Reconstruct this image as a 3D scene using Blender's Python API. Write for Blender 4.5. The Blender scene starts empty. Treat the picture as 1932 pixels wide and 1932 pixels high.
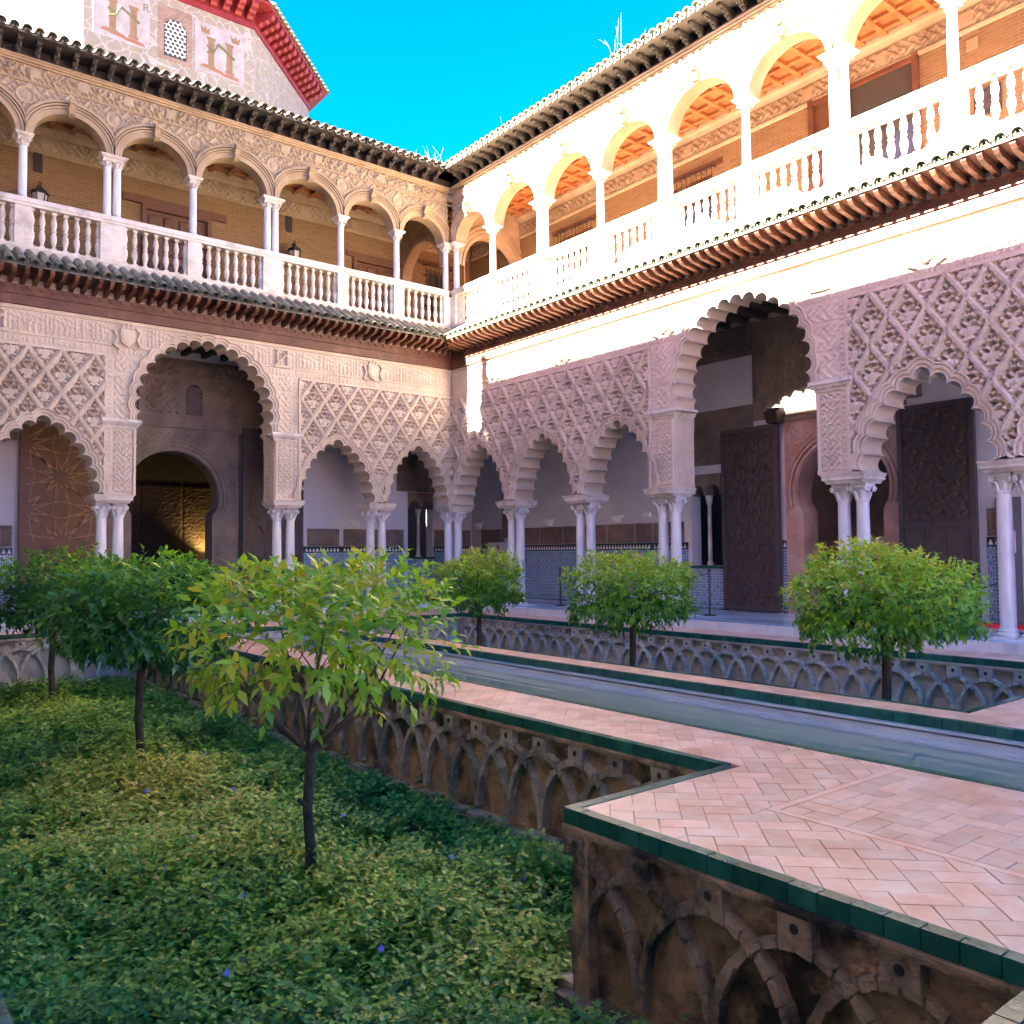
import bpy, math, random
import numpy as np
from mathutils import Matrix, Vector
from mathutils.geometry import tessellate_polygon

random.seed(7); rng = np.random.default_rng(7)
SC = bpy.context.scene
COL = SC.collection
PI = math.pi

# ------------------------------------------------------------------ camera
CAM = Vector((-13.4231, -19.4774, 1.5))
yaw, pitch, roll = math.radians(38.5693), math.radians(2.6531), math.radians(-0.4872)
fw = Vector((math.sin(yaw)*math.cos(pitch), math.cos(yaw)*math.cos(pitch), math.sin(pitch)))
r0 = Vector((math.cos(yaw), -math.sin(yaw), 0)); u0 = r0.cross(fw)
rr = r0*math.cos(roll)+u0*math.sin(roll); uu = u0*math.cos(roll)-r0*math.sin(roll)
cd = bpy.data.cameras.new('camera'); cam = bpy.data.objects.new('camera', cd); COL.objects.link(cam)
cam.matrix_world = Matrix(((rr.x, uu.x, -fw.x, CAM.x), (rr.y, uu.y, -fw.y, CAM.y), (rr.z, uu.z, -fw.z, CAM.z), (0, 0, 0, 1)))
cd.sensor_width = 36; cd.lens = 1612.69/1932*36; cd.clip_end = 2000; cd.clip_start = .05
SC.camera = cam

# ------------------------------------------------------------------ sky and sun
SUN_EL, SUN_M = math.radians(33), 0.012
w = bpy.data.worlds.new('World'); SC.world = w; w.use_nodes = True
nt = w.node_tree; nt.nodes.clear()
sky = nt.nodes.new('ShaderNodeTexSky'); sky.sky_type = 'NISHITA'; sky.sun_disc = False
sky.sun_elevation = SUN_EL; sky.sun_rotation = math.radians(270); sky.air_density = .6; sky.dust_density = .3; sky.ozone_density = 1.6
hs = nt.nodes.new('ShaderNodeHueSaturation'); hs.inputs['Saturation'].default_value = 1.5; hs.inputs['Hue'].default_value = .495
bg = nt.nodes.new('ShaderNodeBackground'); bg.inputs['Strength'].default_value = .1
wo = nt.nodes.new('ShaderNodeOutputWorld')
nt.links.new(sky.outputs[0], hs.inputs['Color']); tn = nt.nodes.new('ShaderNodeMix'); tn.data_type = 'RGBA'; tn.blend_type = 'MULTIPLY'; tn.inputs[0].default_value = 1; tn.inputs[7].default_value = (.80, .28, .30, 1)
nt.links.new(hs.outputs[0], tn.inputs[6]); nt.links.new(tn.outputs[2], bg.inputs[0]); nt.links.new(bg.outputs[0], wo.inputs[0])
sl = bpy.data.lights.new('sun', 'SUN'); sl.energy = 5.0; sl.angle = math.radians(.5); sl.color = (1, .95, .85)
so = bpy.data.objects.new('sun', sl); COL.objects.link(so)
sd = Vector((math.cos(SUN_EL), -SUN_M, -math.sin(SUN_EL)))
so.rotation_euler = sd.to_track_quat('-Z', 'Y').to_euler(); so.location = (-60, 0, 40)
SC.view_settings.view_transform = 'Standard'; SC.view_settings.look = 'None'
SC.view_settings.exposure = 5.1; SC.view_settings.gamma = 1; SC.view_settings.use_curve_mapping = False
SC.render.engine = 'CYCLES'
cy = SC.cycles; cy.use_denoising = True; cy.max_bounces = 7; cy.diffuse_bounces = 5; cy.glossy_bounces = 3
cy.transmission_bounces = 4; cy.use_adaptive_sampling = True; cy.adaptive_threshold = .015; cy.sample_clamp_indirect = 8

# ------------------------------------------------------------------ materials
def mat(name, c1, c2=None, rough=.8, scale=3., c3=None, s3=.6, bump=0., bscale=30., obj=False, rnd=0., metal=0., spec=.5, lo=.38, hi=.66, stretch=None, th3=(.5, .68)):
    m = bpy.data.materials.new(name); m.use_nodes = True
    t = m.node_tree; N = t.nodes; L = t.links; b = N['Principled BSDF']
    b.inputs['Roughness'].default_value = rough; b.inputs['Metallic'].default_value = metal
    b.inputs['Specular IOR Level'].default_value = spec
    tc = N.new('ShaderNodeTexCoord'); ge = N.new('ShaderNodeNewGeometry')
    src = tc.outputs['Object'] if obj else ge.outputs['Position']
    if stretch:
        mp = N.new('ShaderNodeMapping'); mp.inputs['Scale'].default_value = stretch
        L.new(src, mp.inputs[0]); src = mp.outputs[0]
    def rampmix(a, c, sc, lo, hi, seed=0.):
        nz = N.new('ShaderNodeTexNoise'); nz.inputs['Scale'].default_value = sc; nz.inputs['Detail'].default_value = 7; nz.inputs['Roughness'].default_value = .62
        L.new(src, nz.inputs['Vector'])
        mr = N.new('ShaderNodeMapRange'); mr.inputs[1].default_value = lo; mr.inputs[2].default_value = hi
        L.new(nz.outputs[0], mr.inputs[0])
        mx = N.new('ShaderNodeMix'); mx.data_type = 'RGBA'
        L.new(mr.outputs[0], mx.inputs[0])
        if isinstance(a, tuple): mx.inputs[6].default_value = (*a, 1)
        else: L.new(a, mx.inputs[6])
        mx.inputs[7].default_value = (*c, 1)
        return mx.outputs[2]
    col = c1
    if c2: col = rampmix(col, c2, scale, lo, hi)
    if c3: col = rampmix(col, c3, s3, *th3)
    if rnd:
        oi = N.new('ShaderNodeObjectInfo'); mr = N.new('ShaderNodeMapRange'); mr.inputs[3].default_value = 1-rnd; mr.inputs[4].default_value = 1+rnd*.6
        at = N.new('ShaderNodeAttribute'); at.attribute_name = 'tint'; ad = N.new('ShaderNodeMath'); ad.operation = 'ADD'; fr = N.new('ShaderNodeMath'); fr.operation = 'FRACT'
        L.new(oi.outputs['Random'], ad.inputs[0]); L.new(at.outputs['Fac'], ad.inputs[1]); L.new(ad.outputs[0], fr.inputs[0])
        L.new(fr.outputs[0], mr.inputs[0])
        hv = N.new('ShaderNodeHueSaturation'); L.new(mr.outputs[0], hv.inputs['Value'])
        if isinstance(col, tuple): hv.inputs['Color'].default_value = (*col, 1)
        else: L.new(col, hv.inputs['Color'])
        col = hv.outputs[0]
    if isinstance(col, tuple): b.inputs['Base Color'].default_value = (*col, 1)
    else: L.new(col, b.inputs['Base Color'])
    if bump:
        nz = N.new('ShaderNodeTexNoise'); nz.inputs['Scale'].default_value = bscale; nz.inputs['Detail'].default_value = 5
        L.new(src, nz.inputs['Vector'])
        bp = N.new('ShaderNodeBump'); bp.inputs['Strength'].default_value = bump; bp.inputs['Distance'].default_value = .02
        L.new(nz.outputs[0], bp.inputs['Height']); L.new(bp.outputs[0], b.inputs['Normal'])
    return m

M = {}
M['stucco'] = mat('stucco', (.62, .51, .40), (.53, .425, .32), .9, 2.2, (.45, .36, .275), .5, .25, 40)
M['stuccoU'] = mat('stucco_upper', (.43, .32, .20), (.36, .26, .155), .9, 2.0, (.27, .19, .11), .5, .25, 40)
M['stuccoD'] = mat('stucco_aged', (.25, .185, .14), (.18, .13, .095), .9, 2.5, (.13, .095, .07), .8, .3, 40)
M['marble'] = mat('marble', (.70, .68, .66), (.60, .59, .59), .42, 4.0, (.47, .47, .49), 2.2, .05, 30, stretch=(1, 1, .35))
M['marbleW'] = mat('marble_weathered', (.66, .60, .53), (.56, .49, .42), .6, 5.0, (.40, .35, .3), 2.5, .1, 30)
M['plaster'] = mat('plaster', (.62, .60, .60), (.57, .55, .56), .92, 1.2, bump=.06, bscale=20)
M['wooddark'] = mat('dark_wood', (.035, .026, .022), (.06, .045, .035), .65, 9, bump=.3, bscale=25)
M['woodred'] = mat('red_brown_wood', (.17, .062, .032), (.11, .042, .024), .6, 7, (.24, .10, .05), 2.5, .3, 30, rnd=.25)
M['woodor'] = mat('orange_wood', (.40, .17, .055), (.31, .12, .04), .6, 5, (.24, .085, .03), 1.5, .2, 30)
M['wooddoor'] = mat('carved_wood', (.15, .065, .03), (.105, .045, .022), .55, 6, bump=.3, bscale=30)
M['woodblk'] = mat('blackened_wood', (.05, .04, .037), (.08, .062, .055), .55, 9, bump=.35, bscale=35)
M['woodblk2'] = mat('worn_dark_wood', (.10, .08, .07), (.06, .048, .042), .5, 9, bump=.2)
M['giltlat'] = mat('gilt_lattice', (.36, .21, .08), (.27, .15, .06), .5, 9)
M['iron'] = mat('iron', (.02, .02, .022), (.035, .03, .03), .55, 9)
M['tileroof'] = mat('roof_clay', (.36, .29, .19), (.22, .19, .13), .8, 6, (.13, .13, .09), 3, .3, 30, obj=False, rnd=.35)
M['tileglaze'] = mat('roof_glaze', (.10, .12, .085), (.20, .19, .13), .35, 9, (.06, .08, .06), 4, .2, 30, rnd=.35)
M['terr'] = mat('terracotta', (.71, .33, .21), (.78, .49, .37), .34, 5, (.60, .25, .15), 2.2, .12, 30, rnd=.16)
M['mortar'] = mat('mortar', (.62, .47, .41), (.52, .39, .34), .9, 9)
M['green'] = mat('green_glaze', (.012, .085, .062), (.02, .12, .09), .22, 9, bump=.06, bscale=25, rnd=.3)
M['wallstone'] = mat('garden_wall_plaster', (.42, .28, .16), (.29, .20, .12), .95, 3.0, (.04, .036, .028), 1.6, .8, 30, th3=(.47, .63))
M['ribstone'] = mat('rib_stone', (.46, .38, .30), (.30, .25, .19), .95, 6.0, (.10, .09, .065), 1.7, .7, 40, rnd=.15)
M['wallmould'] = mat('garden_wall_mould', (.40, .27, .155), (.25, .17, .10), .95, 3.5, (.022, .02, .015), 1.3, .9, 30, hi=.58, th3=(.44, .58))
M['ribmould'] = mat('rib_mould', (.40, .29, .19), (.25, .18, .12), .95, 5.0, (.03, .028, .02), 1.6, .9, 40, rnd=.1, th3=(.44, .6))
M['wallpale'] = mat('garden_wall_pale', (.52, .45, .38), (.42, .35, .30), .95, 3.0, (.30, .26, .22), 1.0, .5, 30)
M['ribpale'] = mat('rib_stone_pale', (.58, .54, .50), (.46, .43, .41), .95, 6.0, bump=.5, bscale=40, rnd=.25)
M['soil'] = mat('soil', (.075, .055, .04), (.045, .035, .026), .95, 8, bump=.6, bscale=40)
M['bark'] = mat('bark', (.085, .055, .035), (.05, .034, .024), .9, 14, bump=.6, bscale=60)
M['redpaint'] = mat('red_paint', (.19, .010, .012), (.13, .008, .010), .6, 5, bump=.1)
M['white'] = mat('white_paint', (.78, .77, .75), (.72, .71, .69), .6, 4)
M['sign'] = mat('sign_red', (.62, .02, .03), rough=.4)
M['dark'] = mat('room_shade', (.012, .009, .008), (.008, .006, .005), .9, 4)  # near-black colour stands in for the shade of unlit rooms
M['gold'] = mat('gilt_stucco', (.022, .012, .005), (.011, .006, .003), .7, 9, bump=.8, bscale=22)
M['ochre'] = mat('ochre_paint', (.19, .125, .06), (.15, .10, .05), .8, 6)
M['olive'] = mat('olive_paint', (.12, .13, .05), (.09, .09, .04), .8, 6)
M['rust'] = mat('rust_paint', (.24, .11, .06), (.20, .09, .05), .8, 6)
M['purple'] = mat('petal', (.22, .16, .62), (.30, .24, .72), .7, 20)
M['straw'] = mat('dry_stem', (.30, .27, .17), (.24, .22, .12), .8, 20)
M['lampglass'] = mat('lamp_glass', (.50, .46, .38), rough=.3)
M['stone_trim'] = mat('sandstone_trim', (.41, .295, .175), (.34, .235, .13), .85, 3, (.28, .19, .105), 1.2, .2, 40)

def node_mat(name, rough=.8):
    m = bpy.data.materials.new(name); m.use_nodes = True
    b = m.node_tree.nodes['Principled BSDF']; b.inputs['Roughness'].default_value = rough
    return m, m.node_tree.nodes, m.node_tree.links, b

class NM:
    """tiny math-node helper"""
    def __init__(s, N, L): s.N, s.L = N, L
    def m(s, op, a, b=None, c=None):
        n = s.N.new('ShaderNodeMath'); n.operation = op
        for i, v in enumerate((a, b, c)):
            if v is None: continue
            if isinstance(v, (int, float)): n.inputs[i].default_value = v
            else: s.L.new(v, n.inputs[i])
        return n.outputs[0]
    def mix(s, f, a, b):
        n = s.N.new('ShaderNodeMix'); n.data_type = 'RGBA'
        if isinstance(f, (int, float)): n.inputs[0].default_value = f
        else: s.L.new(f, n.inputs[0])
        for i, v in ((6, a), (7, b)):
            if isinstance(v, tuple): n.inputs[i].default_value = (*v, 1)
            else: s.L.new(v, n.inputs[i])
        return n.outputs[2]

def brick_mat():
    m, N, L, b = node_mat('thin_brick', .9); k = NM(N, L)
    tc = N.new('ShaderNodeTexCoord'); sp = N.new('ShaderNodeSeparateXYZ'); L.new(tc.outputs['Object'], sp.inputs[0])
    cb = N.new('ShaderNodeCombineXYZ'); L.new(sp.outputs[0], cb.inputs[0]); L.new(sp.outputs[2], cb.inputs[1])
    br = N.new('ShaderNodeTexBrick'); L.new(cb.outputs[0], br.inputs['Vector'])
    br.inputs['Color1'].default_value = (.25, .145, .062, 1); br.inputs['Color2'].default_value = (.18, .10, .042, 1)
    br.inputs['Mortar'].default_value = (.29, .20, .105, 1); br.inputs['Scale'].default_value = 1
    br.inputs['Brick Width'].default_value = .27; br.inputs['Row Height'].default_value = .066
    br.inputs['Mortar Size'].default_value = .011; br.inputs['Mortar Smooth'].default_value = .3; br.inputs['Bias'].default_value = -.1
    nz = N.new('ShaderNodeTexNoise'); nz.inputs['Scale'].default_value = 1.3; nz.inputs['Detail'].default_value = 6; L.new(tc.outputs['Object'], nz.inputs[0])
    f = k.m('MULTIPLY', k.m('SUBTRACT', nz.outputs[0], .38), 1.6)
    L.new(k.mix(f, br.outputs[0], (.27, .165, .075)), b.inputs['Base Color'])
    bp = N.new('ShaderNodeBump'); bp.inputs['Strength'].default_value = .8; bp.inputs['Distance'].default_value = .015; bp.invert = True
    L.new(br.outputs['Fac'], bp.inputs['Height']); L.new(bp.outputs[0], b.inputs['Normal'])
    return m
M['brick'] = brick_mat()

def zellige():
    m, N, L, b = node_mat('zellige', .25); k = NM(N, L)
    tc = N.new('ShaderNodeTexCoord'); sp = N.new('ShaderNodeSeparateXYZ'); L.new(tc.outputs['Object'], sp.inputs[0])
    P = .19
    x = k.m('DIVIDE', sp.outputs[0], P); z = k.m('DIVIDE', sp.outputs[2], P)
    ix = k.m('FLOOR', x); iz = k.m('FLOOR', z)
    fx = k.m('SUBTRACT', k.m('FRACT', x), .5); fz = k.m('SUBTRACT', k.m('FRACT', z), .5)
    r = k.m('SQRT', k.m('ADD', k.m('MULTIPLY', fx, fx), k.m('MULTIPLY', fz, fz)))
    a = k.m('ARCTAN2', fz, fx)
    c8 = k.m('COSINE', k.m('MULTIPLY', a, 8))
    s = k.m('MULTIPLY', r, k.m('ADD', 1, k.m('MULTIPLY', c8, .16)))
    cb = N.new('ShaderNodeCombineXYZ'); L.new(ix, cb.inputs[0]); L.new(iz, cb.inputs[1])
    wn = N.new('ShaderNodeTexWhiteNoise'); wn.noise_dimensions = '2D'; L.new(cb.outputs[0], wn.inputs[0])
    rp = N.new('ShaderNodeValToRGB'); rp.color_ramp.interpolation = 'CONSTANT'
    el = rp.color_ramp.elements
    for i, (p, c) in enumerate([(0, (.02, .06, .20)), (.38, (.03, .03, .035)), (.60, (.05, .16, .34)), (.80, (.36, .13, .05)), (.92, (.03, .19, .14))]):
        e = el[i] if i < 2 else el.new(p)
        e.position = p; e.color = (*c, 1)
    L.new(wn.outputs[0], rp.inputs[0])
    white = (.34, .50, .62)
    centre = k.m('LESS_THAN', s, .10)
    petal = k.m('MULTIPLY', k.m('GREATER_THAN', c8, -.05), k.m('MULTIPLY', k.m('GREATER_THAN', s, .17), k.m('LESS_THAN', s, .36)))
    corner = k.m('LESS_THAN', k.m('ADD', k.m('SUBTRACT', .5, k.m('ABSOLUTE', fx)), k.m('SUBTRACT', .5, k.m('ABSOLUTE', fz))), .16)
    outer = k.m('MULTIPLY', k.m('LESS_THAN', c8, -.35), k.m('MULTIPLY', k.m('GREATER_THAN', s, .36), k.m('LESS_THAN', s, .47)))
    c = k.mix(petal, white, rp.outputs[0]); c = k.mix(centre, c, rp.outputs[0]); c = k.mix(corner, c, (.03, .07, .2)); c = k.mix(outer, c, (.04, .05, .07))
    nz = N.new('ShaderNodeTexNoise'); nz.inputs['Scale'].default_value = 2.; L.new(tc.outputs['Object'], nz.inputs[0])
    c = k.mix(k.m('MULTIPLY', nz.outputs[0], .35), c, (.20, .24, .30))
    L.new(c, b.inputs['Base Color'])
    return m
M['zellige'] = zellige()

def tower_paint():
    m, N, L, b = node_mat('painted_lime', .9); k = NM(N, L)
    tc = N.new('ShaderNodeTexCoord'); src = tc.outputs['Object']
    mp = N.new('ShaderNodeMix'); mp.data_type = 'VECTOR'; mp.inputs[0].default_value = .12
    nd = N.new('ShaderNodeTexNoise'); nd.inputs['Scale'].default_value = 3.; L.new(src, nd.inputs[0]); L.new(src, mp.inputs[4]); L.new(nd.outputs[1], mp.inputs[5])
    mp = type('o', (), {'outputs': [mp.outputs[1]]})
    v = N.new('ShaderNodeTexVoronoi'); v.feature = 'DISTANCE_TO_EDGE'; v.inputs['Scale'].default_value = 3.4; v.inputs['Randomness'].default_value = .75; L.new(mp.outputs[0], v.inputs['Vector'])
    v2 = N.new('ShaderNodeTexVoronoi'); v2.feature = 'DISTANCE_TO_EDGE'; v2.inputs['Scale'].default_value = 8.5; v2.inputs['Randomness'].default_value = .8; L.new(mp.outputs[0], v2.inputs['Vector'])
    nz = N.new('ShaderNodeTexNoise'); nz.inputs['Scale'].default_value = 2.2; nz.inputs['Detail'].default_value = 8; L.new(src, nz.inputs[0])
    f1 = k.m('LESS_THAN', v.outputs[0], .035); f2 = k.m('LESS_THAN', v2.outputs[0], .045)
    c = k.mix(nz.outputs[0], (.15, .14, .105), (.27, .26, .22))
    c = k.mix(k.m('MULTIPLY', f2, .55), c, (.24, .18, .07)); c = k.mix(k.m('MULTIPLY', f1, .6), c, (.34, .34, .33))
    L.new(c, b.inputs['Base Color'])
    return m
M['tower'] = tower_paint()

def leaf_mat(name, stops, trans=.35, rough=.38):
    m = bpy.data.materials.new(name); m.use_nodes = True
    t = m.node_tree; N = t.nodes; L = t.links; b = N['Principled BSDF']; out = N['Material Output']
    b.inputs['Roughness'].default_value = rough
    at = N.new('ShaderNodeAttribute'); at.attribute_name = 'tint'
    rp = N.new('ShaderNodeValToRGB'); el = rp.color_ramp.elements
    for i, (p, c) in enumerate(stops):
        e = el[i] if i < 2 else el.new(p)
        e.position = p; e.color = (*c, 1)
    L.new(at.outputs['Fac'], rp.inputs[0]); L.new(rp.outputs[0], b.inputs['Base Color'])
    tr = N.new('ShaderNodeBsdfTranslucent'); hv = N.new('ShaderNodeHueSaturation'); hv.inputs['Value'].default_value = 1.7; hv.inputs['Hue'].default_value = .485
    L.new(rp.outputs[0], hv.inputs['Color']); L.new(hv.outputs[0], tr.inputs[0])
    mx = N.new('ShaderNodeMixShader'); mx.inputs[0].default_value = trans
    L.new(b.outputs[0], mx.inputs[1]); L.new(tr.outputs[0], mx.inputs[2]); L.new(mx.outputs[0], out.inputs[0])
    return m
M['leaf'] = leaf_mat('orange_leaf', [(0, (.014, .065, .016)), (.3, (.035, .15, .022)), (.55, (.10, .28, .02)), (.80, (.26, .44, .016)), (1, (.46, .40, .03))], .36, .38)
M['cover'] = leaf_mat('periwinkle_leaf', [(0, (.012, .065, .022)), (.35, (.04, .16, .03)), (.62, (.13, .32, .035)), (.85, (.32, .42, .05)), (1, (.50, .42, .09))], .2, .45)

def water_mat():
    m, N, L, b = node_mat('pool_water', .03)
    b.inputs['Base Color'].default_value = (.20, .235, .185, 1); b.inputs['Specular IOR Level'].default_value = .5; b.inputs['IOR'].default_value = 1.33
    ge = N.new('ShaderNodeNewGeometry'); nz = N.new('ShaderNodeTexNoise'); nz.inputs['Scale'].default_value = 3; nz.inputs['Detail'].default_value = 3; L.new(ge.outputs['Position'], nz.inputs[0])
    bp = N.new('ShaderNodeBump'); bp.inputs['Strength'].default_value = .006; bp.inputs['Distance'].default_value = .05; L.new(nz.outputs[0], bp.inputs['Height']); L.new(bp.outputs[0], b.inputs['Normal'])
    return m
M['water'] = water_mat()
M['floorm'] = mat('marble_floor', (.62, .70, .74), (.50, .58, .63), .16, 2.2, (.38, .42, .46), 1.1, stretch=(1, .35, 1))
def glass_mat():
    m, N, L, b = node_mat('window_glass', .04)
    b.inputs['Base Color'].default_value = (.06, .06, .055, 1)
    return m
M['glass'] = glass_mat()
def glow_mat():
    m, N, L, b = node_mat('lamp_glow', .4)
    b.inputs['Base Color'].default_value = (.9, .6, .2, 1); b.inputs['Emission Color'].default_value = (1, .62, .16, 1); b.inputs['Emission Strength'].default_value = 3
    return m
M['glow'] = glow_mat()

# ------------------------------------------------------------------ mesh helpers
class MB:
    def __init__(s): s.v = []; s.f = []
    def add(s, vs, fs):
        o = len(s.v); s.v += [tuple(p) for p in vs]; s.f += [tuple(i+o for i in q) for q in fs]; return s
    def box(s, x0, x1, y0, y1, z0, z1):
        return s.add([(x0, y0, z0), (x1, y0, z0), (x1, y1, z0), (x0, y1, z0), (x0, y0, z1), (x1, y0, z1), (x1, y1, z1), (x0, y1, z1)],
                     [(0, 3, 2, 1), (4, 5, 6, 7), (0, 1, 5, 4), (1, 2, 6, 5), (2, 3, 7, 6), (3, 0, 4, 7)])
    def frustum(s, cx, cy, z0, hx0, hy0, z1, hx1, hy1):
        return s.add([(cx-hx0, cy-hy0, z0), (cx+hx0, cy-hy0, z0), (cx+hx0, cy+hy0, z0), (cx-hx0, cy+hy0, z0), (cx-hx1, cy-hy1, z1), (cx+hx1, cy-hy1, z1), (cx+hx1, cy+hy1, z1), (cx-hx1, cy+hy1, z1)],
                     [(0, 3, 2, 1), (4, 5, 6, 7), (0, 1, 5, 4), (1, 2, 6, 5), (2, 3, 7, 6), (3, 0, 4, 7)])
    def prof_u(s, prof, a, b):
        """extrude a (d,z) polygon along u from a to b"""
        n = len(prof)
        vs = [(a, d, z) for d, z in prof]+[(b, d, z) for d, z in prof]
        fs = [(i, (i+1) % n, n+(i+1) % n, n+i) for i in range(n)]
        t = tessellate_polygon([[Vector((d, z, 0)) for d, z in prof]])
        fs += [tuple(q) for q in t]+[tuple(i+n for i in q) for q in t]
        return s.add(vs, fs)
    def prof_d(s, poly, d0, d1):
        """extrude a (u,z) polygon in depth"""
        n = len(poly)
        vs = [(u, d0, z) for u, z in poly]+[(u, d1, z) for u, z in poly]
        t = tessellate_polygon([[Vector((u, z, 0)) for u, z in poly]])
        fs = [(i, (i+1) % n, n+(i+1) % n, n+i) for i in range(n)]+[tuple(q) for q in t]+[tuple(i+n for i in q) for q in t]
        return s.add(vs, fs)
    def face_d(s, poly, d):
        t = tessellate_polygon([[Vector((u, z, 0)) for u, z in poly]])
        return s.add([(u, d, z) for u, z in poly], [tuple(q) for q in t])
    def lathe(s, prof, cx, cy, n=14, z=0):
        m = len(prof); vs = []; fs = []
        for r, h in prof:
            for k in range(n):
                a = 2*PI*k/n; vs.append((cx+r*math.cos(a), cy+r*math.sin(a), z+h))
        for i in range(m-1):
            for k in range(n): fs.append((i*n+k, i*n+(k+1) % n, (i+1)*n+(k+1) % n, (i+1)*n+k))
        fs.append(tuple(range(n))[::-1]); fs.append(tuple((m-1)*n+k for k in range(n)))
        return s.add(vs, fs)
    def tube(s, pts, rad, n=7):
        pts = [Vector(p) for p in pts]; vs = []; fs = []
        ref = Vector((.31, .17, .93))
        for i, p in enumerate(pts):
            t = (pts[min(i+1, len(pts)-1)]-pts[max(i-1, 0)]).normalized()
            a = t.cross(ref)
            if a.length < .1: a = t.cross(Vector((1, 0, 0)))
            a.normalize(); b = t.cross(a); r = rad[i] if isinstance(rad, (list, tuple)) else rad
            for k in range(n):
                g = 2*PI*k/n; vs.append(p+(a*math.cos(g)+b*math.sin(g))*r)
        for i in range(len(pts)-1):
            for k in range(n): fs.append((i*n+k, i*n+(k+1) % n, (i+1)*n+(k+1) % n, (i+1)*n+k))
        fs.append(tuple(range(n))); fs.append(tuple((len(pts)-1)*n+k for k in range(n)))
        return s.add(vs, fs)
    def strip(s, loops, closed=False):
        """quads between successive equal-length loops of (x,y,z)"""
        n = len(loops[0]); vs = [p for l in loops for p in l]; fs = []
        for j in range(len(loops)-1):
            for i in range(n if closed else n-1): fs.append((j*n+i, j*n+(i+1) % n, (j+1)*n+(i+1) % n, (j+1)*n+i))
        return s.add(vs, fs)
    def mesh(s, name, m, smooth=False):
        me = bpy.data.meshes.new(name); me.from_pydata(s.v, [], s.f); me.materials.append(m)
        if smooth:
            me.polygons.foreach_set('use_smooth', [True]*len(me.polygons)); me.set_sharp_from_angle(angle=math.radians(42))
        return me
    def build(s, name, m, parent=None, smooth=False, loc=None):
        return inst(name, s.mesh(name, m, smooth), parent, loc)

def inst(name, me, parent=None, loc=None, mtx=None):
    o = bpy.data.objects.new(name, me); COL.objects.link(o)
    if parent is not None: o.parent = parent
    if mtx is not None: o.matrix_local = mtx
    elif loc is not None: o.location = loc
    return o
def empty(name, loc=(0, 0, 0), rz=0, parent=None):
    o = bpy.data.objects.new(name, None); COL.objects.link(o); o.location = loc; o.rotation_euler = (0, 0, rz)
    o.empty_display_size = .2
    if parent is not None: o.parent = parent
    return o
def tag(o, label=None, cat=None, group=None, kind=None):
    for k, v in (('label', label), ('category', cat), ('group', group), ('kind', kind)):
        if v: o[k] = v
    return o
def np_mesh(name, V, Q, m, smooth=False, tint=None):
    me = bpy.data.meshes.new(name); V = np.asarray(V, np.float32); Q = np.asarray(Q, np.int32); k = Q.shape[1]
    me.vertices.add(len(V)); me.vertices.foreach_set('co', V.ravel())
    me.loops.add(Q.size); me.loops.foreach_set('vertex_index', Q.ravel())
    me.polygons.add(len(Q)); me.polygons.foreach_set('loop_start', np.arange(0, Q.size, k, dtype=np.int32))
    if smooth: me.polygons.foreach_set('use_smooth', np.ones(len(Q), bool))
    if tint is not None:
        at = me.color_attributes.new('tint', 'FLOAT_COLOR', 'POINT'); c = np.ones((len(V), 4), np.float32); c[:, :3] = np.asarray(tint)[:, None]
        at.data.foreach_set('color', c.ravel())
    me.update(calc_edges=True); me.materials.append(m)
    return me
def inside(poly, X, Y):
    P = np.asarray(poly); x0, y0 = P[:, 0], P[:, 1]; x1, y1 = np.roll(x0, -1), np.roll(y0, -1)
    c = np.zeros(X.shape, bool)
    for a, b, e, f in zip(x0, y0, x1, y1):
        if b == f: continue
        c ^= ((b > Y) != (f > Y)) & (X < (e-a)*(Y-b)/(f-b)+a)
    return c
def sstep(a, b, x):
    t = np.clip((x-a)/(b-a), 0, 1); return t*t*(3-2*t)
def relief(u0, u1, z0, z1, du, hf, d0, m, name='relief_panel', keep=None, edge=True):
    nu = max(3, int(round((u1-u0)/du))+1); nz = max(3, int(round((z1-z0)/du))+1)
    U, Z = np.meshgrid(np.linspace(u0, u1, nu), np.linspace(z0, z1, nz))
    H = hf(U, Z)
    if edge:
        e = np.minimum(np.minimum(U-u0, u1-U), np.minimum(Z-z0, z1-Z)); H = H*(e > du*.6)
    V = np.stack([U, d0-H, Z], -1).reshape(-1, 3)
    i = np.arange(nz*nu).reshape(nz, nu); Q = np.stack([i[:-1, :-1], i[:-1, 1:], i[1:, 1:], i[1:, :-1]], -1).reshape(-1, 4)
    if keep is not None:
        c = V[Q].mean(1); Q = Q[keep(c[:, 0], c[:, 2])]
        if len(Q) == 0: return None
    return np_mesh(name, V, Q, m)
def arab(U, Z, s=.16, ph=0.):
    a = PI/s
    f = np.sin(a*U+1.7*np.sin(a*Z+ph))*np.cos(a*Z+1.7*np.sin(a*U+.6*ph))
    g = np.sin(a*1.9*U+1.2*np.sin(a*1.3*Z))*np.sin(a*1.9*Z+ph)
    return np.maximum(1-sstep(.12, .34, np.abs(f)), .75*sstep(.45, .8, g))
def script(U, Z, z0, z1, ph=0.):
    q = (Z-z0)/(z1-z0)
    st = sstep(.35, .75, np.sin(2*PI*U/.10+1.8*np.sin(U*6.3+ph)+.9*np.sin(U*15.))) * ((q > .12) & (q < .55+.4*np.sign(np.sin(U*11+ph))*.5+.2))
    low = (1-sstep(.18, .4, np.abs(np.sin(2*PI*U/.22+2.5*np.sin(q*7+U*3))*1.0-.2))) * (q < .55) * (q > .06)
    up = .7*(1-sstep(.15, .38, np.abs(np.sin(2*PI*U/.17+3*np.cos(q*5.))*np.cos(q*12+U*9)))) * (q > .45) * (q < .95)
    return np.maximum(np.maximum(st, low), up)

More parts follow.
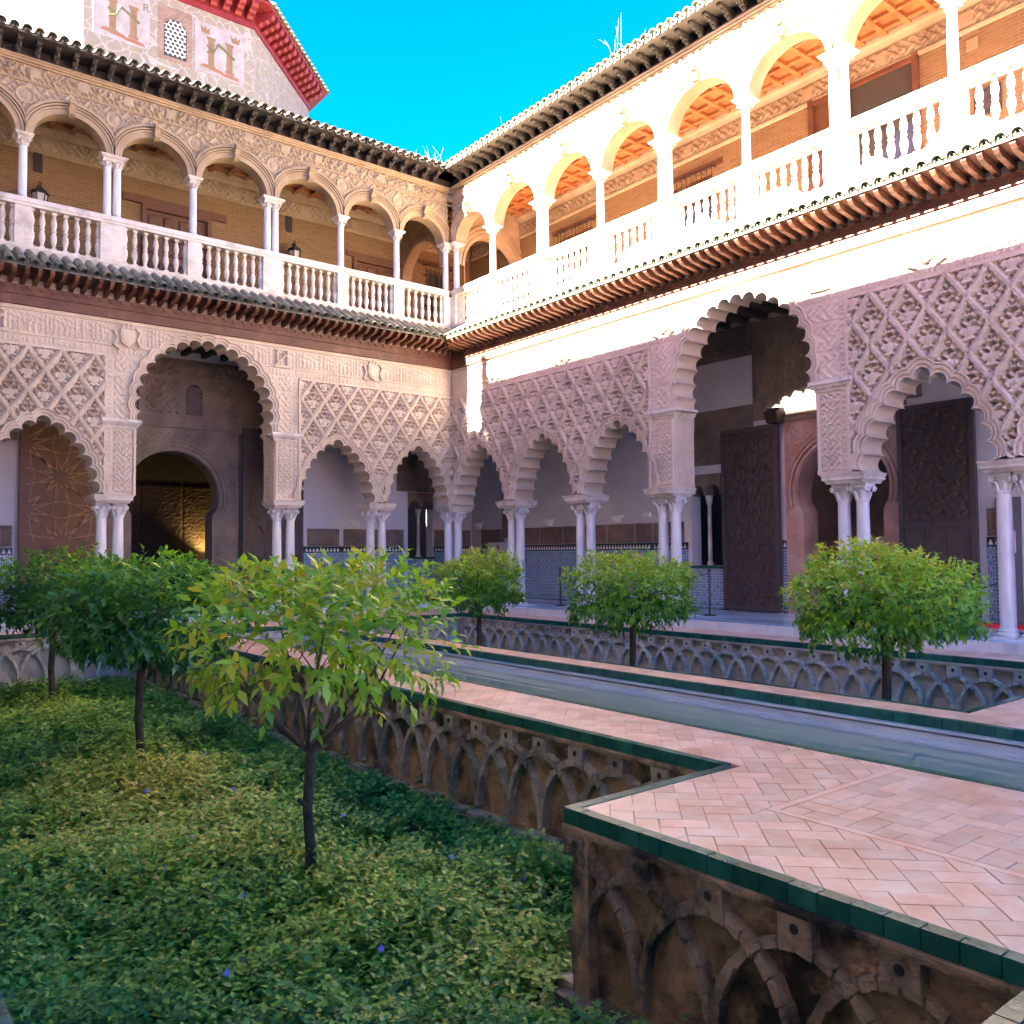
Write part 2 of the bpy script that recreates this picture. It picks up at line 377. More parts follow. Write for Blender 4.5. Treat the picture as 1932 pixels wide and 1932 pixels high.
# ------------------------------------------------------------------ shared meshes
def tile_mesh(m, pan=False, L=.36):
    b = MB(); n = 7; lo, hi = [], []
    R0, R1, t = .078, .09, .016
    loops = []
    for y, R in ((0, R0), (L, R1)):
        for rad in (R, R-t):
            s = -1 if pan else 1
            loops.append([(rad*math.cos(PI*k/n), y, s*rad*math.sin(PI*k/n)) for k in range(n+1)])
    o0, i0, o1, i1 = loops
    b.strip([i0, o0, o1, i1, i0])
    return b.mesh('roof_tile', m, True)
TILE_C, TILE_G, TILE_P = tile_mesh(M['tileroof']), tile_mesh(M['tileglaze']), tile_mesh(M['tileglaze'], True)
def slope_mtx(u, d, z, al, k=1., flip=0.):
    c, s = math.cos(al), math.sin(al)
    return Matrix(((-1, 0, 0, u), (0, -c, -s, d), (0, -s, c, z), (0, 0, 0, 1))) @ Matrix.Rotation(flip, 4, 'Y')
BAL = MB().box(-.05, .05, -.05, .05, 0, .05).lathe([(.036, .05), (.03, .09), (.045, .15), (.064, .24), (.058, .31), (.034, .385), (.05, .40), (.05, .425), (.034, .44), (.055, .52), (.06, .58), (.042, .67), (.028, .73), (.04, .75)], 0, 0, 12).box(-.046, .046, -.046, .046, .75, .80).mesh('baluster', M['marbleW'], True)
def capital_mesh(r, h, w, m):
    b = MB(); b.lathe([(r, 0), (r*1.18, .012), (r*1.18, .03), (r*1.0, .04), (r*1.05, h*.3), (r*1.25, h*.62), (r*1.5, h*.8), (r*1.4, h*.84)], 0, 0, 16)
    b.frustum(0, 0, h*.84, w*.93, w*.93, h, w, w)
    for k in range(8):
        a = k*PI/4+PI/8; c, s = math.cos(a), math.sin(a)
        b.tube([(c*r*1.0, s*r*1.0, h*.1), (c*r*1.3, s*r*1.3, h*.4), (c*r*1.62, s*r*1.62, h*.55), (c*r*1.55, s*r*1.55, h*.47)], [r*.22, r*.24, r*.18, r*.1], 5)
    for sx in (-1, 1):
        for sy in (-1, 1):
            for ax in (0, 1):
                cx, cy = sx*w*.86, sy*w*.86
                n = 9; rad = h*.17; vs = []; o = .02
                p = [(cx+(rad*math.cos(2*PI*k/n) if ax == 0 else 0), cy+(rad*math.cos(2*PI*k/n) if ax == 1 else 0), h*.68+rad*math.sin(2*PI*k/n)) for k in range(n)]
                dx, dy = (0, sy*o) if ax == 0 else (sx*o, 0)
                b.add(p+[(x+dx, y+dy, z) for x, y, z in p], [tuple(range(n)), tuple(range(n, 2*n))]+[(k, (k+1) % n, n+(k+1) % n, n+k) for k in range(n)])
    return b.mesh('capital', m, True)
CAP_L = capital_mesh(.1, .29, .15, M['marble'])
CAP_U = capital_mesh(.074, .16, .11, M['marbleW'])
SHAFT_L = MB().lathe([(.112, 0), (.114, .5), (.110, 1.3), (.101, 2.03), (.112, 2.04), (.112, 2.065)], 0, 0, 20).mesh('column', M['marble'], True)
BASE_L = MB().box(-.155, .155, -.155, .155, 0, .03).lathe([(.15, .03), (.158, .05), (.15, .075), (.132, .085), (.128, .10), (.14, .112), (.136, .13), (.118, .14)], 0, 0, 20).mesh('column_base', M['marble'], True)
SHAFT_U = MB().lathe([(.082, 0), (.083, .35), (.076, 1.0), (.072, 1.04)], 0, 0, 16).mesh('column', M['marble'], True)
BASE_U = MB().box(-.105, .105, -.105, .105, 0, .02).lathe([(.104, .02), (.106, .035), (.09, .05), (.098, .06), (.086, .07)], 0, 0, 16).mesh('column_base', M['marble'], True)
RAFT = MB().prof_u([(.04, 6.97), (-.42, 7.04), (-.52, 7.045), (-.6, 7.08), (-.66, 7.13), (-.67, 7.2), (.04, 7.11)], -.038, .038)
for k in range(11): RAFT.box(-.046, .046, -.44+k*.042, -.42+k*.042, 7.0+(.44-k*.042)*.1 if False else 7.05-.0065*k, 7.075-.0065*k)
RAFT = RAFT.mesh('rafter', M['woodred'])
CORB = MB().prof_u([(-.03, 11.66), (-.07, 11.655), (-.11, 11.68), (-.13, 11.72), (-.2, 11.725), (-.25, 11.755), (-.27, 11.795), (-.36, 11.80), (-.43, 11.815), (-.47, 11.85), (-.47, 11.88), (-.03, 11.88)], -.05, .05)
CORB.tube([(0, -.1, 11.70), (0, -.16, 11.69), (0, -.2, 11.72)], [.03, .045, .03], 6).tube([(0, -.27, 11.79), (0, -.33, 11.77), (0, -.38, 11.8)], [.03, .045, .03], 6)
CORB = CORB.mesh('corbel', M['wooddark'])
KEY = MB().prof_u([(-.02, 0), (-.1, .02), (-.15, .07), (-.12, .14), (-.17, .22), (-.2, .3), (-.2, .34), (-.02, .34)], -.055, .055).tube([(-.06, -.14, .06), (.06, -.14, .06)], .035, 7).tube([(-.06, -.19, .27), (.06, -.19, .27)], .04, 7)

LW, LH = .31, .44                          # half width / height of a lozenge of the lattice
def loz_height(x, z):
    p, q = np.abs(x)/LW, z/LH; r = p+np.abs(q)
    t = p-q                                # runs along the upper edges
    sc = .045*np.abs(np.sin(PI*2.5*(p-q+1)))
    thr = np.where(q > -.02, .80+sc, .885)
    h = .062*(r > thr)
    h = np.maximum(h, .038*((r > thr-.10) & (q > 0)))
    R = np.hypot(x, z+.10); a = np.arctan2(x, z+.19)
    sh = (R < .105); h = np.maximum(h, sh*(.022+.026*np.abs(np.cos(9*a))*np.clip(1-R/.115, .15, 1)))
    h = np.maximum(h, .034*(np.abs(R-.118) < .012))
    ax = np.abs(x)
    for kx, kz, kr in ((.075, .045, .033), (.15, .0, .03), (.045, .15, .028), (.0, .235, .026), (.12, -.1, .026), (.06, -.21, .026)):
        d = np.hypot(ax-kx, z-kz); h = np.maximum(h, np.sqrt(np.clip(kr*kr-d*d, 0, None))*1.5+.012*(d < kr))
    for kx, kz, kr in ((.10, .06, .075), (.05, .19, .06), (.13, -.04, .05), (.05, -.24, .05)):
        d = np.hypot(ax-kx, z-kz); h = np.maximum(h, .03*(np.abs(d-kr) < .014))
    h = np.maximum(h, .028*(np.abs(ax-.012-.25*np.clip(z-.02, 0, None)) < .013)*(z > .0)*(z < .22))
    for kx, kz, a1, b1 in ((.0, .085, .017, .045), (.036, .105, .02, .026), (.10, .018, .026, .018), (.06, -.012, .03, .015), (.025, .195, .016, .022), (.115, .075, .016, .02), (.0, -.265, .013, .03), (.175, -.045, .014, .02), (.09, -.17, .018, .014), (.0, .285, .01, .016)):
        d = ((ax-kx)/(a1*1.22))**2+((z-kz)/(b1*1.2))**2; h = np.where((d < 1) & (r < thr), -.08, h)
    return h
def loz_grid(cu=0., cz=0., keep=None):
    n, k = 41, 57
    X, Z = np.meshgrid(np.linspace(-LW, LW, n), np.linspace(-LH, LH, k))
    V = np.stack([X, -1.35*loz_height(X, Z), Z], -1).reshape(-1, 3)
    i = np.arange(n*k).reshape(k, n); Q = np.stack([i[:-1, :-1], i[:-1, 1:], i[1:, 1:], i[1:, :-1]], -1).reshape(-1, 4)
    c = V[Q].mean(1); ok = np.abs(c[:, 0])/LW+np.abs(c[:, 2])/LH < 1.015
    if keep is not None: ok2 = ok & keep(c[:, 0]+cu, c[:, 2]+cz)
    else: ok2 = ok
    return V, Q, ok, ok2
V_, Q_, ok_, _ = loz_grid(); LOZ = np_mesh('lozenge', V_, Q_[ok_], M['stucco'])

# ------------------------------------------------------------------ lobed arches
def lobes(cs, rad, n=9):
    out = []; N = len(cs)
    cs = [Vector(c) for c in cs]
    ext = [cs[0]*2-cs[1]]+cs+[cs[-1]*2-cs[-2]]
    def cusp(a, b):
        m = (a+b)/2; t = (b-a); s = t.length; t /= s; nrm = Vector((-t.y, t.x)); return m+nrm*math.sqrt(max(rad*rad-s*s/4, 1e-5))
    for k in range(N):
        a, c, b = ext[k], ext[k+1], ext[k+2]
        p, q = cusp(a, c)-c, cusp(c, b)-c
        a0, a1 = math.atan2(p.y, p.x), math.atan2(q.y, q.x)
        while a1 > a0: a1 -= 2*PI
        for i in range(n): 
            g = a0+(a1-a0)*i/(n-1); out.append((c.x+rad*math.cos(g), c.y+rad*math.sin(g)))
    return out
def path_small(cx, sc):
    right = [(.255, 4.09), (.475, 3.915), (.655, 3.70), (.795, 3.455), (.89, 3.195), (.955, 2.92)]
    pts = [(cx-x*sc, z) for x, z in right[::-1]]+[(cx, 4.215)]+[(cx+x*sc, z) for x, z in right]
    return pts
def path_big(cx, cz=4.80, R=1.43, n=19):
    a0 = -13
    return [(cx+R*math.cos(math.radians(180-a0-(180-2*a0)*k/(n-1))), cz+R*math.sin(math.radians(180-a0-(180-2*a0)*k/(n-1)))) for k in range(n)]
MOULD = [(0, -.03), (.022, -.035), (.026, -.012), (.05, -.016), (.055, -.05), (.085, -.058), (.09, -.035), (.115, -.04), (.13, -.075), (.15, -.075), (.15, .09)]

def lobed_arch(wing, cs, rad, uL, uR, zb, zt, dwall, mould=MOULD):
    b = MB(); loops = []
    for o, d in mould: loops.append([(u, d, z) for u, z in lobes(cs, rad+o)])
    soff = [[(u, d, z) for u, z in lobes(cs, rad)] for d in (.58, .58, -.03)]
    b.strip([soff[0]]+loops)
    outer = lobes(cs, rad+mould[-1][0])
    inner = lobes(cs, rad)
    b.build('multifoil_arch', M['stucco'], wing)
    def poly(lp): 
        lp = [p for p in lp if p[1] > zb and uL < p[0] < uR]
        return [(uL, zb), (uL, zt), (uR, zt), (uR, zb)]+lp[::-1]
    wbl = MB()
    for lp, dd in ((outer, dwall), (inner, .58)):
        if max(p[1] for p in lp) < zt: wbl.face_d(poly(lp), dd)
        else:
            mid = (uL+uR)/2
            lf = [p for p in lp if p[0] < mid and zb < p[1] < zt and p[0] > uL]; rg = [p for p in lp if p[0] >= mid and zb < p[1] < zt and p[0] < uR]
            wbl.face_d([(uL, zb), (uL, zt)]+[(lf[-1][0], zt)]+lf[::-1], dd).face_d([(uR, zb), (uR, zt)]+[(rg[0][0], zt)]+rg, dd)
    wbl.build('arch_wall', M['stucco'], wing)
    return outer

# ------------------------------------------------------------------ wings
def wing(name, rz, sg, label, L, lower, upper, cfg):
    """sg: sign of u along the wing away from the corner; d is depth into the building"""
    W = tag(empty(name, (0, 0, 0), rz), label, 'building')
    def X(s): return sg*s
    def span(a, b): return (X(a), X(b)) if sg > 0 else (X(b), X(a))
    S = M['stucco']
    # ---- lower arcade ------------------------------------------------
    pairs, big, smalls = lower['pairs'], lower['big'], lower['smalls']
    for ps in pairs:
        offs = (-.17, .17) if ps > .3 else (-.02, .26)
        uc = X(ps) if ps > .3 else -sg*.1
        hw = .385 if ps > .3 else .30
        b = MB(); b.box(uc-hw-.02, uc+hw+.02, -.18, .55, 0.0 if ps > .3 else .001, .16); b.build('plinth', M['marble'], W)
        for o in offs:
            u = X(ps+o) if ps > .3 else -sg*(o)
            d = .18 if ps > .3 else (.18 if o < 0 else .24)
            c = inst('column', SHAFT_L, W, (u, d, .26)); inst('capital', CAP_L, c, (0, 0, 2.05)); inst('column_base', BASE_L, c, (0, 0, -.10))
        a = MB(); a.frustum(uc, .2, 2.60, hw-.06, .3, 2.66, hw-.03, .33); a.frustum(uc, .2, 2.66, hw-.005, .355, 2.70, hw, .36); a.frustum(uc, .2, 2.70, hw-.01, .35, 2.775, hw+.02, .38)
        a.build('abacus', M['marbleW'], W)
    outl = {}
    ZS = 5.74
    for (c, sc, a0, a1) in smalls:
        uL, uR = span(a0, a1)
        outl[c] = lobed_arch(W, path_small(X(c), sc), .142, uL, uR, 2.776, 5.80, .115)
    bc = big['c']; bL, bR = span(big['a0'], big['a1'])
    bigout = lobed_arch(W, path_big(X(bc)), .146, bL, bR, 4.40, 5.80, 0.0)
    # wall above up to the eave
    polyL, polyR = span(0 if sg > 0 else 0, L)
    up = MB()
    top = [p for p in bigout if p[1] > 5.80]
    tin = [p for p in lobes(path_big(X(bc)), .146) if p[1] > 5.80]
    for (pp, d) in ((top, 0.0), (tin, .58)):
        up.face_d([(polyL, 5.80), (polyL, 7.6), (polyR, 7.6), (polyR, 5.80)]+[(u, z) for u, z in pp[::-1]], d)
    up.build('upper_wall', S, W)
    # sebka lattice of separate lozenges
    for (z0s, z1s) in lower['sebka']:
        uL, uR = span(z0s, z1s)
        pan = MB(); fr = .05
        pan.box(uL, uR, -.05, .02, ZS-.005, ZS+.05)
        for e in (z0s, z1s):
            if e > .3: pan.box(X(e)-.03, X(e)+.03, -.062, .02, 2.8 if e > 12 or True else 0, ZS-.006)
        P = pan.build('lattice_frame', S, W)
        polys = [outl[c] for c, *_ in smalls if z0s-.2 < c < z1s+.2]
        def keep(u, z):
            k = (u > uL+.02) & (u < uR-.02) & (z < ZS) & (z > 2.80)
            for pl in polys: k &= ~inside([(pl[0][0], 2.0)]+list(pl)+[(pl[-1][0], 2.0)], u, z)
            for pl in polys: k &= ~((np.abs(u-(pl[0][0]+pl[-1][0])/2) < .95) & (z < 3.0))
            return k
        ph = lower['phase']
        rows = int((ZS-2.8)/LH)+2
        i0 = int(math.floor((z0s)/(2*LW)))-1; i1 = int(math.ceil(z1s/(2*LW)))+1
        for j in range(rows):
            cz = ZS-LH-j*LH+.0
            for i in range(i0, i1+1):
                cs_ = ph+i*2*LW+(LW if j % 2 else 0); cu = X(cs_)
                if cu < uL-LW or cu > uR+LW: continue
                V, Q, ok, ok2 = loz_grid(cu, cz, keep)
                n2 = ok2.sum()
                if n2 < 12: continue
                me = LOZ if n2 == ok.sum() else np_mesh('lozenge', V, Q[ok2], S)
                inst('lozenge', me, P, (cu, 0, cz))
        # half lozenges against the top border
        for i in range(i0, i1+1):
            cu = X(ph+i*2*LW+LW); cz = ZS
            if uL-LW < cu < uR+LW:
                V, Q, ok, ok2 = loz_grid(cu, cz, keep)
                if ok2.sum() > 12: inst('lozenge', np_mesh('lozenge', V, Q[ok2], S), P, (cu, 0, cz))
    # inscription friezes above
    z0, z1, z2, z3 = 5.80, 5.97, 6.0, 6.46
    nP = int(L/1.15)
    bo = [(p[0], p[1]) for p in bigout]
    keepb = lambda u, z: ~inside(bo, u, z)
    fsh = {}
    for i in range(nP):
        a, b_ = span(i*L/nP+.015, (i+1)*L/nP-.015)
        near = abs((a+b_)/2-X(bc)) < 2.0
        for nm, q0, q1, amp in (('n', z0, z1, .016), ('w', z2, z3, .022)):
            var = i % 3
            hf = (lambda U, Z, q0=q0, q1=q1, amp=amp, v=var: amp*script(U, Z, q0, q1, v*1.7))
            if near:
                me = relief(a, b_, q0, q1, .016, hf, -.004, S, 'frieze_panel', keepb)
                if me: inst('frieze_panel', me, W)
            else:
                wd = b_-a; kk = (nm, var)
                if kk not in fsh: fsh[kk] = relief(0, wd, q0, q1, .016, hf, -.004, S, 'frieze_panel')
                inst('frieze_panel', fsh[kk], W, (a, 0, 0))
    mb = MB()
    xb = math.sqrt(max(0, 1.74**2-(5.985-4.8)**2))
    for q in (5.985,): 
        for (s0, s1) in ((0, bc-xb), (bc+xb, L)): mb.box(*span(s0, s1), -.03, .01, q-.012, q+.012)
    mb.box(*span(0, L), -.035, .01, 6.47, 6.50)
    mb.build('frieze_moulding', S, W)
    # vine panels either side of the big arch
    for s0, s1 in ((big['a0'], big['a0']+.16), (big['a1']-.16, big['a1'])):
        a, b_ = span(s0+.02, s1-.02)
        me = relief(a, b_, 2.82, 5.76, .017, lambda U, Z: .016*script(Z, U, a, b_, .4), -.012, S, 'inscription_strip'); inst('inscription_strip', me, W)
    for s0, s1 in ((big['a0']+.17, bc), (bc, big['a1']-.17)):
        for q0, q1 in ((4.42, 4.88), (4.92, 5.40), (5.44, 5.77)):
            a, b_ = span(s0, s1)
            me = relief(a, b_, q0, q1, .017, lambda U, Z: .018*arab(U, Z, .17, q0), -.004, S, 'vine_panel', keepb)
            if me: inst('vine_panel', me, W)
    # carved piers under the big arch
    for e, inn in ((big['a0'], 1), (big['a1'], -1)):
        s0, s1 = (e, e+.63) if inn > 0 else (e-.63, e)
        a, b_ = span(s0, s1)
        pr = MB().box(a, b_, 0, .60, 2.777, 4.22).build('pier', S, W)
        ia, ib = (s0+.17, s1-.09) if inn > 0 else (s0+.09, s1-.17)
        p0, p1 = span(ia, ib)
        inst('vine_panel', relief(p0, p1, 2.84, 4.18, .016, lambda U, Z: .028*arab(U, Z, .13, 1.), -.004, S, 'vine_panel'), pr)
        ui = X(s1 if inn > 0 else s0)
        me = relief(.08, .52, 2.84, 4.18, .018, lambda U, Z: .028*arab(U, Z, .13, 2.), 0, S, 'vine_panel')
        dirn = 1 if (b_ == ui or abs(b_-ui) < 1e-6) else -1
        inst('vine_panel', me, pr, mtx=Matrix(((0, -dirn, 0, ui+dirn*.004), (1, 0, 0, 0), (0, 0, 1, 0), (0, 0, 0, 1))))
        co = MB()
        for dd in (-.012, .06): pass
        uc = ui-dirn*.045
        co.lathe([(.045, 2.80), (.032, 2.88), (.028, 3.0), (.028, 3.9), (.04, 4.0), (.045, 4.2)], uc, -.012, 10)
        co.lathe([(.045, 2.80), (.032, 2.88), (.028, 3.0), (.028, 3.9), (.04, 4.0), (.045, 4.2)], ui+dirn*.0, .55, 10)
        co.build('colonnette', S, pr, True)
        im = MB()
        for z_, z__, o_ in ((4.22, 4.27, .02), (4.27, 4.31, .05), (4.31, 4.34, .07), (4.34, 4.405, .10)):
            im.box(a-o_*.9, b_+o_*.9, -o_-.01, .6+o_*.3, z_, z__)
        for k in range(14): 
            uu_ = a-.05+k*(b_-a+.1)/13; im.box(uu_-.012, uu_+.012, -.085, -.05, 4.285, 4.312)
        im.build('impost_cornice', M['marbleW'], pr)
    # shields
    for s_, kind in lower['arms']:
        b = MB(); u = X(s_)
        if kind == 'shield':
            b.prof_d([(u-.15, 6.36), (u+.15, 6.36), (u+.15, 6.14), (u+.11, 6.05), (u, 5.98), (u-.11, 6.05), (u-.15, 6.14)], -.085, .0)
            b.prof_d([(u-.115, 6.325), (u+.115, 6.325), (u+.115, 6.15), (u+.085, 6.08), (u, 6.02), (u-.085, 6.08), (u-.115, 6.15)], -.1, -.08)
            for k in (-1, 0, 1): b.prof_d([(u+k*.09-.045, 6.37), (u+k*.09+.045, 6.37), (u+k*.09, 6.50-.03*abs(k))], -.075, 0)
            for k in (-1, 1):
                b.tube([(u+k*.17, -.03, 6.42), (u+k*.27, -.05, 6.3), (u+k*.2, -.05, 6.15), (u+k*.27, -.04, 6.0), (u+k*.15, -.04, 5.92)], [.03, .045, .03, .045, .02], 6)
        else:
            b.box(u-.2, u+.2, -.06, 0, 5.99, 6.05); b.box(u-.2, u+.2, -.05, 0, 6.4, 6.44)
            for k in (-1, 1): b.lathe([(.05, 6.05), (.035, 6.09), (.032, 6.32), (.055, 6.4)], u+k*.13, -.045, 10)
            b.tube([(u-.13, -.09, 6.12), (u, -.1, 6.22), (u+.13, -.09, 6.32)], .022, 6)
            b.tube([(u-.17, -.06, 6.3), (u, -.08, 6.36), (u+.17, -.06, 6.2)], .018, 6)
        b.build('coat_of_arms', S, W)
    # ---- lower eave ---------------------------------------------------
    o = 0.72
    e0, e1 = -o if False else 0, L
    bm_ = MB(); bm_.box(*span(.0, L), -.07, .0, 6.56, 6.76); bm_.box(*span(0.0, L), -.10, .0, 6.76, 6.80); bm_.box(*span(0, L), -.05, 0, 6.80, 6.97)
    bm_.build('eave_beam', M['woodred'], W)
    ev = MB().prof_u([(.0, 7.11), (-.70, 7.205), (-.70, 7.225), (0, 7.14)], *span(.0, L)).build('eave', M['woodred'], W)
    nr = int(L/.222)
    for k in range(nr):
        s_ = .30+k*.222
        if s_ > L-.1: break
        if s_ < .72: 
            continue
        inst('rafter', RAFT, ev, (X(s_), 0, 0))
    # corner jack rafters
    for k in range(3):
        s_ = .12+k*.2; f = s_/.72
        me = MB().prof_u([(.04, 6.97), (-s_+.02, 7.04), (-s_+.02, 7.14), (.04, 7.11)], -.038, .038)
        me.build('rafter', M['woodred'], ev, loc=(X(s_), 0, 0))
    dn = MB()
    for k in range(int(L/.222)):
        s_ = .4+k*.222; dn.box(X(s_)-.035, X(s_)+.035, -.078, -.049, 6.88, 6.93)
    dn.build('dentils', M['woodred'], W)['kind'] = 'stuff'
    rf = MB().prof_u([(0, 7.60), (-.70, 7.19), (-.70, 7.17), (0, 7.5)], *span(0, L)).build('lower_roof', M['tileglaze'], W)
    al = math.atan2(.43, .72); nc = int((L-.2)/.222)
    for k in range(nc):
        s_ = .18+k*.222
        for row in range(3):
            dst = .80-.27*(row+1)-.02
            d = -dst*math.cos(al)-.0; z = 7.655-dst*math.sin(al)+.012-.008*row
            if -d > s_+.18: continue
            me = TILE_G if (row == 0 and random.random() < .8) or random.random() < .35 else TILE_C
            inst('roof_tile', me, rf, mtx=slope_mtx(X(s_)+random.uniform(-.006, .006), d, z+random.uniform(-.004, .004), al+random.uniform(-.02, .02)))
        d = -.5*math.cos(al); z = 7.655-.5*math.sin(al)+.03
        if s_ > .5: inst('roof_tile', TILE_P, rf, mtx=slope_mtx(X(s_)+.111, d, z, al))
    # ---- upper gallery ------------------------------------------------
    MW, T = M['marbleW'], M['stone_trim' if cfg['warm'] else 'stuccoU']
    SU = M['stuccoU']
    b = MB(); b.box(*span(.0, L), -.02, .32, 7.62, 7.74); b.box(*span(0., L), -.04, .32, 7.74, 7.80); b.build('balcony_plinth', MW, W)
    MB().box(*span(-2.4, L), .3, 2.42, 7.40, 7.70).build('gallery_floor', M['terr'], W)
    cols = upper['cols']
    pos = [c for c, t in cols]
    for c, t in cols:
        hw = .15 if t == 1 else .25
        MB().box(X(c)-hw, X(c)+hw, -.05, .26, 7.80, 8.60).box(X(c)-hw+.05, X(c)+hw-.05, -.056, -.05, 7.9, 8.5).build('pedestal', MW, W)
        for o_ in ((0,) if t == 1 else (-.1, .1)):
            k = inst('column', SHAFT_U, W, (X(c)+o_, .10, 8.84)); inst('capital', CAP_U, k, (0, 0, 1.03)); inst('column_base', BASE_U, k, (0, 0, -.075))
        a = MB(); a.frustum(X(c), .1, 10.03, hw-.03, .15, 10.06, hw, .18); a.frustum(X(c), .1, 10.06, hw+.01, .19, 10.10, hw+.03, .21); a.frustum(X(c), .1, 9.99+.0, hw-.05, .12, 10.03, hw-.04, .13)
        a.build('impost', MW, W)
    bays = list(zip(cols[:-1], cols[1:]))
    for (c0, t0), (c1, t1) in bays:
        h0, h1 = (.15 if t0 == 1 else .25), (.15 if t1 == 1 else .25)
        ra = MB(); ra.box(*span(c0, c1), -.07, .22, 8.60, 8.66); ra.box(*span(c0, c1), -.09, .24, 8.66, 8.76)
        R = ra.build('balustrade', MW, W)
        n = max(1, int(round((c1-h1-c0-h0)/.207))-1)
        for k in range(-1 if False else 0, n+2):
            s_ = c0+h0+(c1-h1-c0-h0)*(k)/(n+1)
            if k in (0, n+1): s_ += .02 if k == 0 else -.02
            inst('baluster', BAL, R, (X(s_), .08, 7.80))
        # arch
        mid = (c0+c1)/2; half = (c1-c0)/2-.155; rise = half*.90; q = 28
        hb = (c1-c0)/2-.004
        prof = [(0, -.025), (.11, -.03), (.112, -.06), (.15, -.06), (.152, -.005), (.168, -.005), (.17, -.075), (.2, -.08), (.202, -.02), (.218, -.02), (.22, -.095), (.27, -.095), (.27, .0)]
        def el(o_, d): 
            return [(X(mid)+max(-hb, min(hb, (half+o_)*math.cos(PI-PI*k/q))), d, 10.10+(rise+o_)*math.sin(PI*k/q)) for k in range(q+1)]
        ab = MB(); ab.strip([el(0, .34)]+[el(o_, d) for o_, d in prof]); ab.build('round_arch', T, W, True)
        uL, uR = span(c0, c1)
        for d, off in ((0., .27), (.34, 0.)):
            lp = [(u, z) for u, _, z in el(off, d)]
            if off: lp = [p for p in lp if uL+.003 < p[0] < uR-.003]
            zb = 10.10 if not off else 10.10
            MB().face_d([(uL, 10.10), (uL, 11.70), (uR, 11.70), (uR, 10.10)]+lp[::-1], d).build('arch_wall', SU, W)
        inst('keystone', KEYM, W, (X(mid), -.01, 10.10+rise-.06))
        op = [(u, z) for u, _, z in el(.25, 0)]
        def hsp(U, Z):
            h = .04*arab(U, Z, .19, 1.)
            for cc in (c0, c1):
                rr_ = np.hypot(U-X(cc), Z-10.90)
                h = np.where(rr_ < .185, .012, h); h = np.maximum(h, .045*(np.abs(rr_-.165) < .022)); h = np.maximum(h, .05*np.sqrt(np.clip(1-(rr_/.10)**2, 0, 1))*(.7+.3*np.sin(U*90)*np.sin(Z*70)))
            return h
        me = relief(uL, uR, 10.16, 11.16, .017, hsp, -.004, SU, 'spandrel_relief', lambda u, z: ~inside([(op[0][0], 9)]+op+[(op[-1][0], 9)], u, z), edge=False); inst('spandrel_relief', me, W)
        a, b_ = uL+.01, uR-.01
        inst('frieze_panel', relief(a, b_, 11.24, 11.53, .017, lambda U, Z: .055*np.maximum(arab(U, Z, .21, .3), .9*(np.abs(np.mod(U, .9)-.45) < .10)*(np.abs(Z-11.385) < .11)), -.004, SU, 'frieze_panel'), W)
    c = MB(); A_ = span(0, pos[-1])
    c.box(*A_, -.03, .0, 11.17, 11.22); c.box(*A_, -.05, .0, 11.54, 11.58); c.box(*A_, -.09, 0, 11.58, 11.63); c.box(*A_, -.12, .34, 11.63, 11.665)
    for k in range(int(pos[-1]/.07)): c.box(X(.05+k*.07)-.018, X(.05+k*.07)+.018, -.042, -.03, 11.19, 11.21)
    c.build('cornice', T, W)
    ue = MB(); ue.box(*span(.0, L), -.03, .34, 11.665, 11.88); ue.box(*span(0, L), -.56, .0, 11.88, 11.90); ue.box(*span(0, L), -.60, -.54, 11.87, 11.935)
    UE = ue.build('upper_eave', M['wooddark'], W)
    for k in range(int(L/.345)):
        s_ = .33+k*.345
        if s_ > .5: inst('corbel', CORB, UE, (X(s_), 0, 0))
    al2 = math.radians(17)
    ur = MB().prof_u([(-.58, 11.93), (3.2, 13.06), (3.2, 12.9), (-.58, 11.9)], *span(-3.2, L)).build('upper_roof', M['tileroof'], W)
    for k in range(int(L/.222)):
        s_ = .15+k*.222
        for row in range(2):
            dd = -.66+.30*row
            if -dd > s_+.1: continue
            inst('roof_tile', TILE_C, ur, mtx=slope_mtx(X(s_)+random.uniform(-.008, .008), dd+.34, 11.95+.10+.095*row+random.uniform(-.004, .004), al2))
        if s_ > .5: inst('roof_tile', TILE_P if cfg.get('glaze') else TILE_PC, ur, mtx=slope_mtx(X(s_)+.111, -.31, 12.055, al2))
    # interior of the upper gallery
    a, b_ = span(-2.4, L)
    if sg > 0: a = -2.4
    else: b_ = 2.4
    wl = MB()
    ops = sorted(upper['open'])
    zc = 7.70; prev = -2.4
    for s0, s1, q0, q1 in ops:
        wl.box(*span(prev, s0), 2.40, 2.6, 7.70, 11.9)
        if q0 > 7.72: wl.box(*span(s0, s1), 2.40, 2.6, 7.70, q0)
        wl.box(*span(s0, s1), 2.40, 2.6, q1, 11.9); prev = s1
    wl.box(*span(prev, L), 2.40, 2.6, 7.70, 11.9)
    wl.build('brick_wall', M['brick'], W)
    MB().box(a, b_, .34, 2.6, 11.46, 11.5).build('ceiling', M['woodor'], W)
    CE = []
    nb = int((L+2)/.46)
    for k in range(nb):
        s_ = -1.9+k*.46
        MB().box(*span(s_, s_+.1), .36, 2.36, 11.37, 11.459).build('ceiling_beam', M['woodor'], W)
    for q in (.75, 1.2, 1.65, 2.05):
        MB().box(*span(-1.9, L), q, q+.09, 11.385, 11.4595).build('ceiling_batten', M['woodor'], W)
    MB().prof_u([(2.40, 11.22), (2.37, 11.24), (2.33, 11.30), (2.27, 11.34), (2.25, 11.40), (2.25, 11.459), (2.40, 11.459)], *span(-2.3, L)).prof_u([(2.40, 10.76), (2.36, 10.77), (2.34, 10.82), (2.40, 10.84)], *span(-2.3, L)).build('gallery_cornice', T, W)
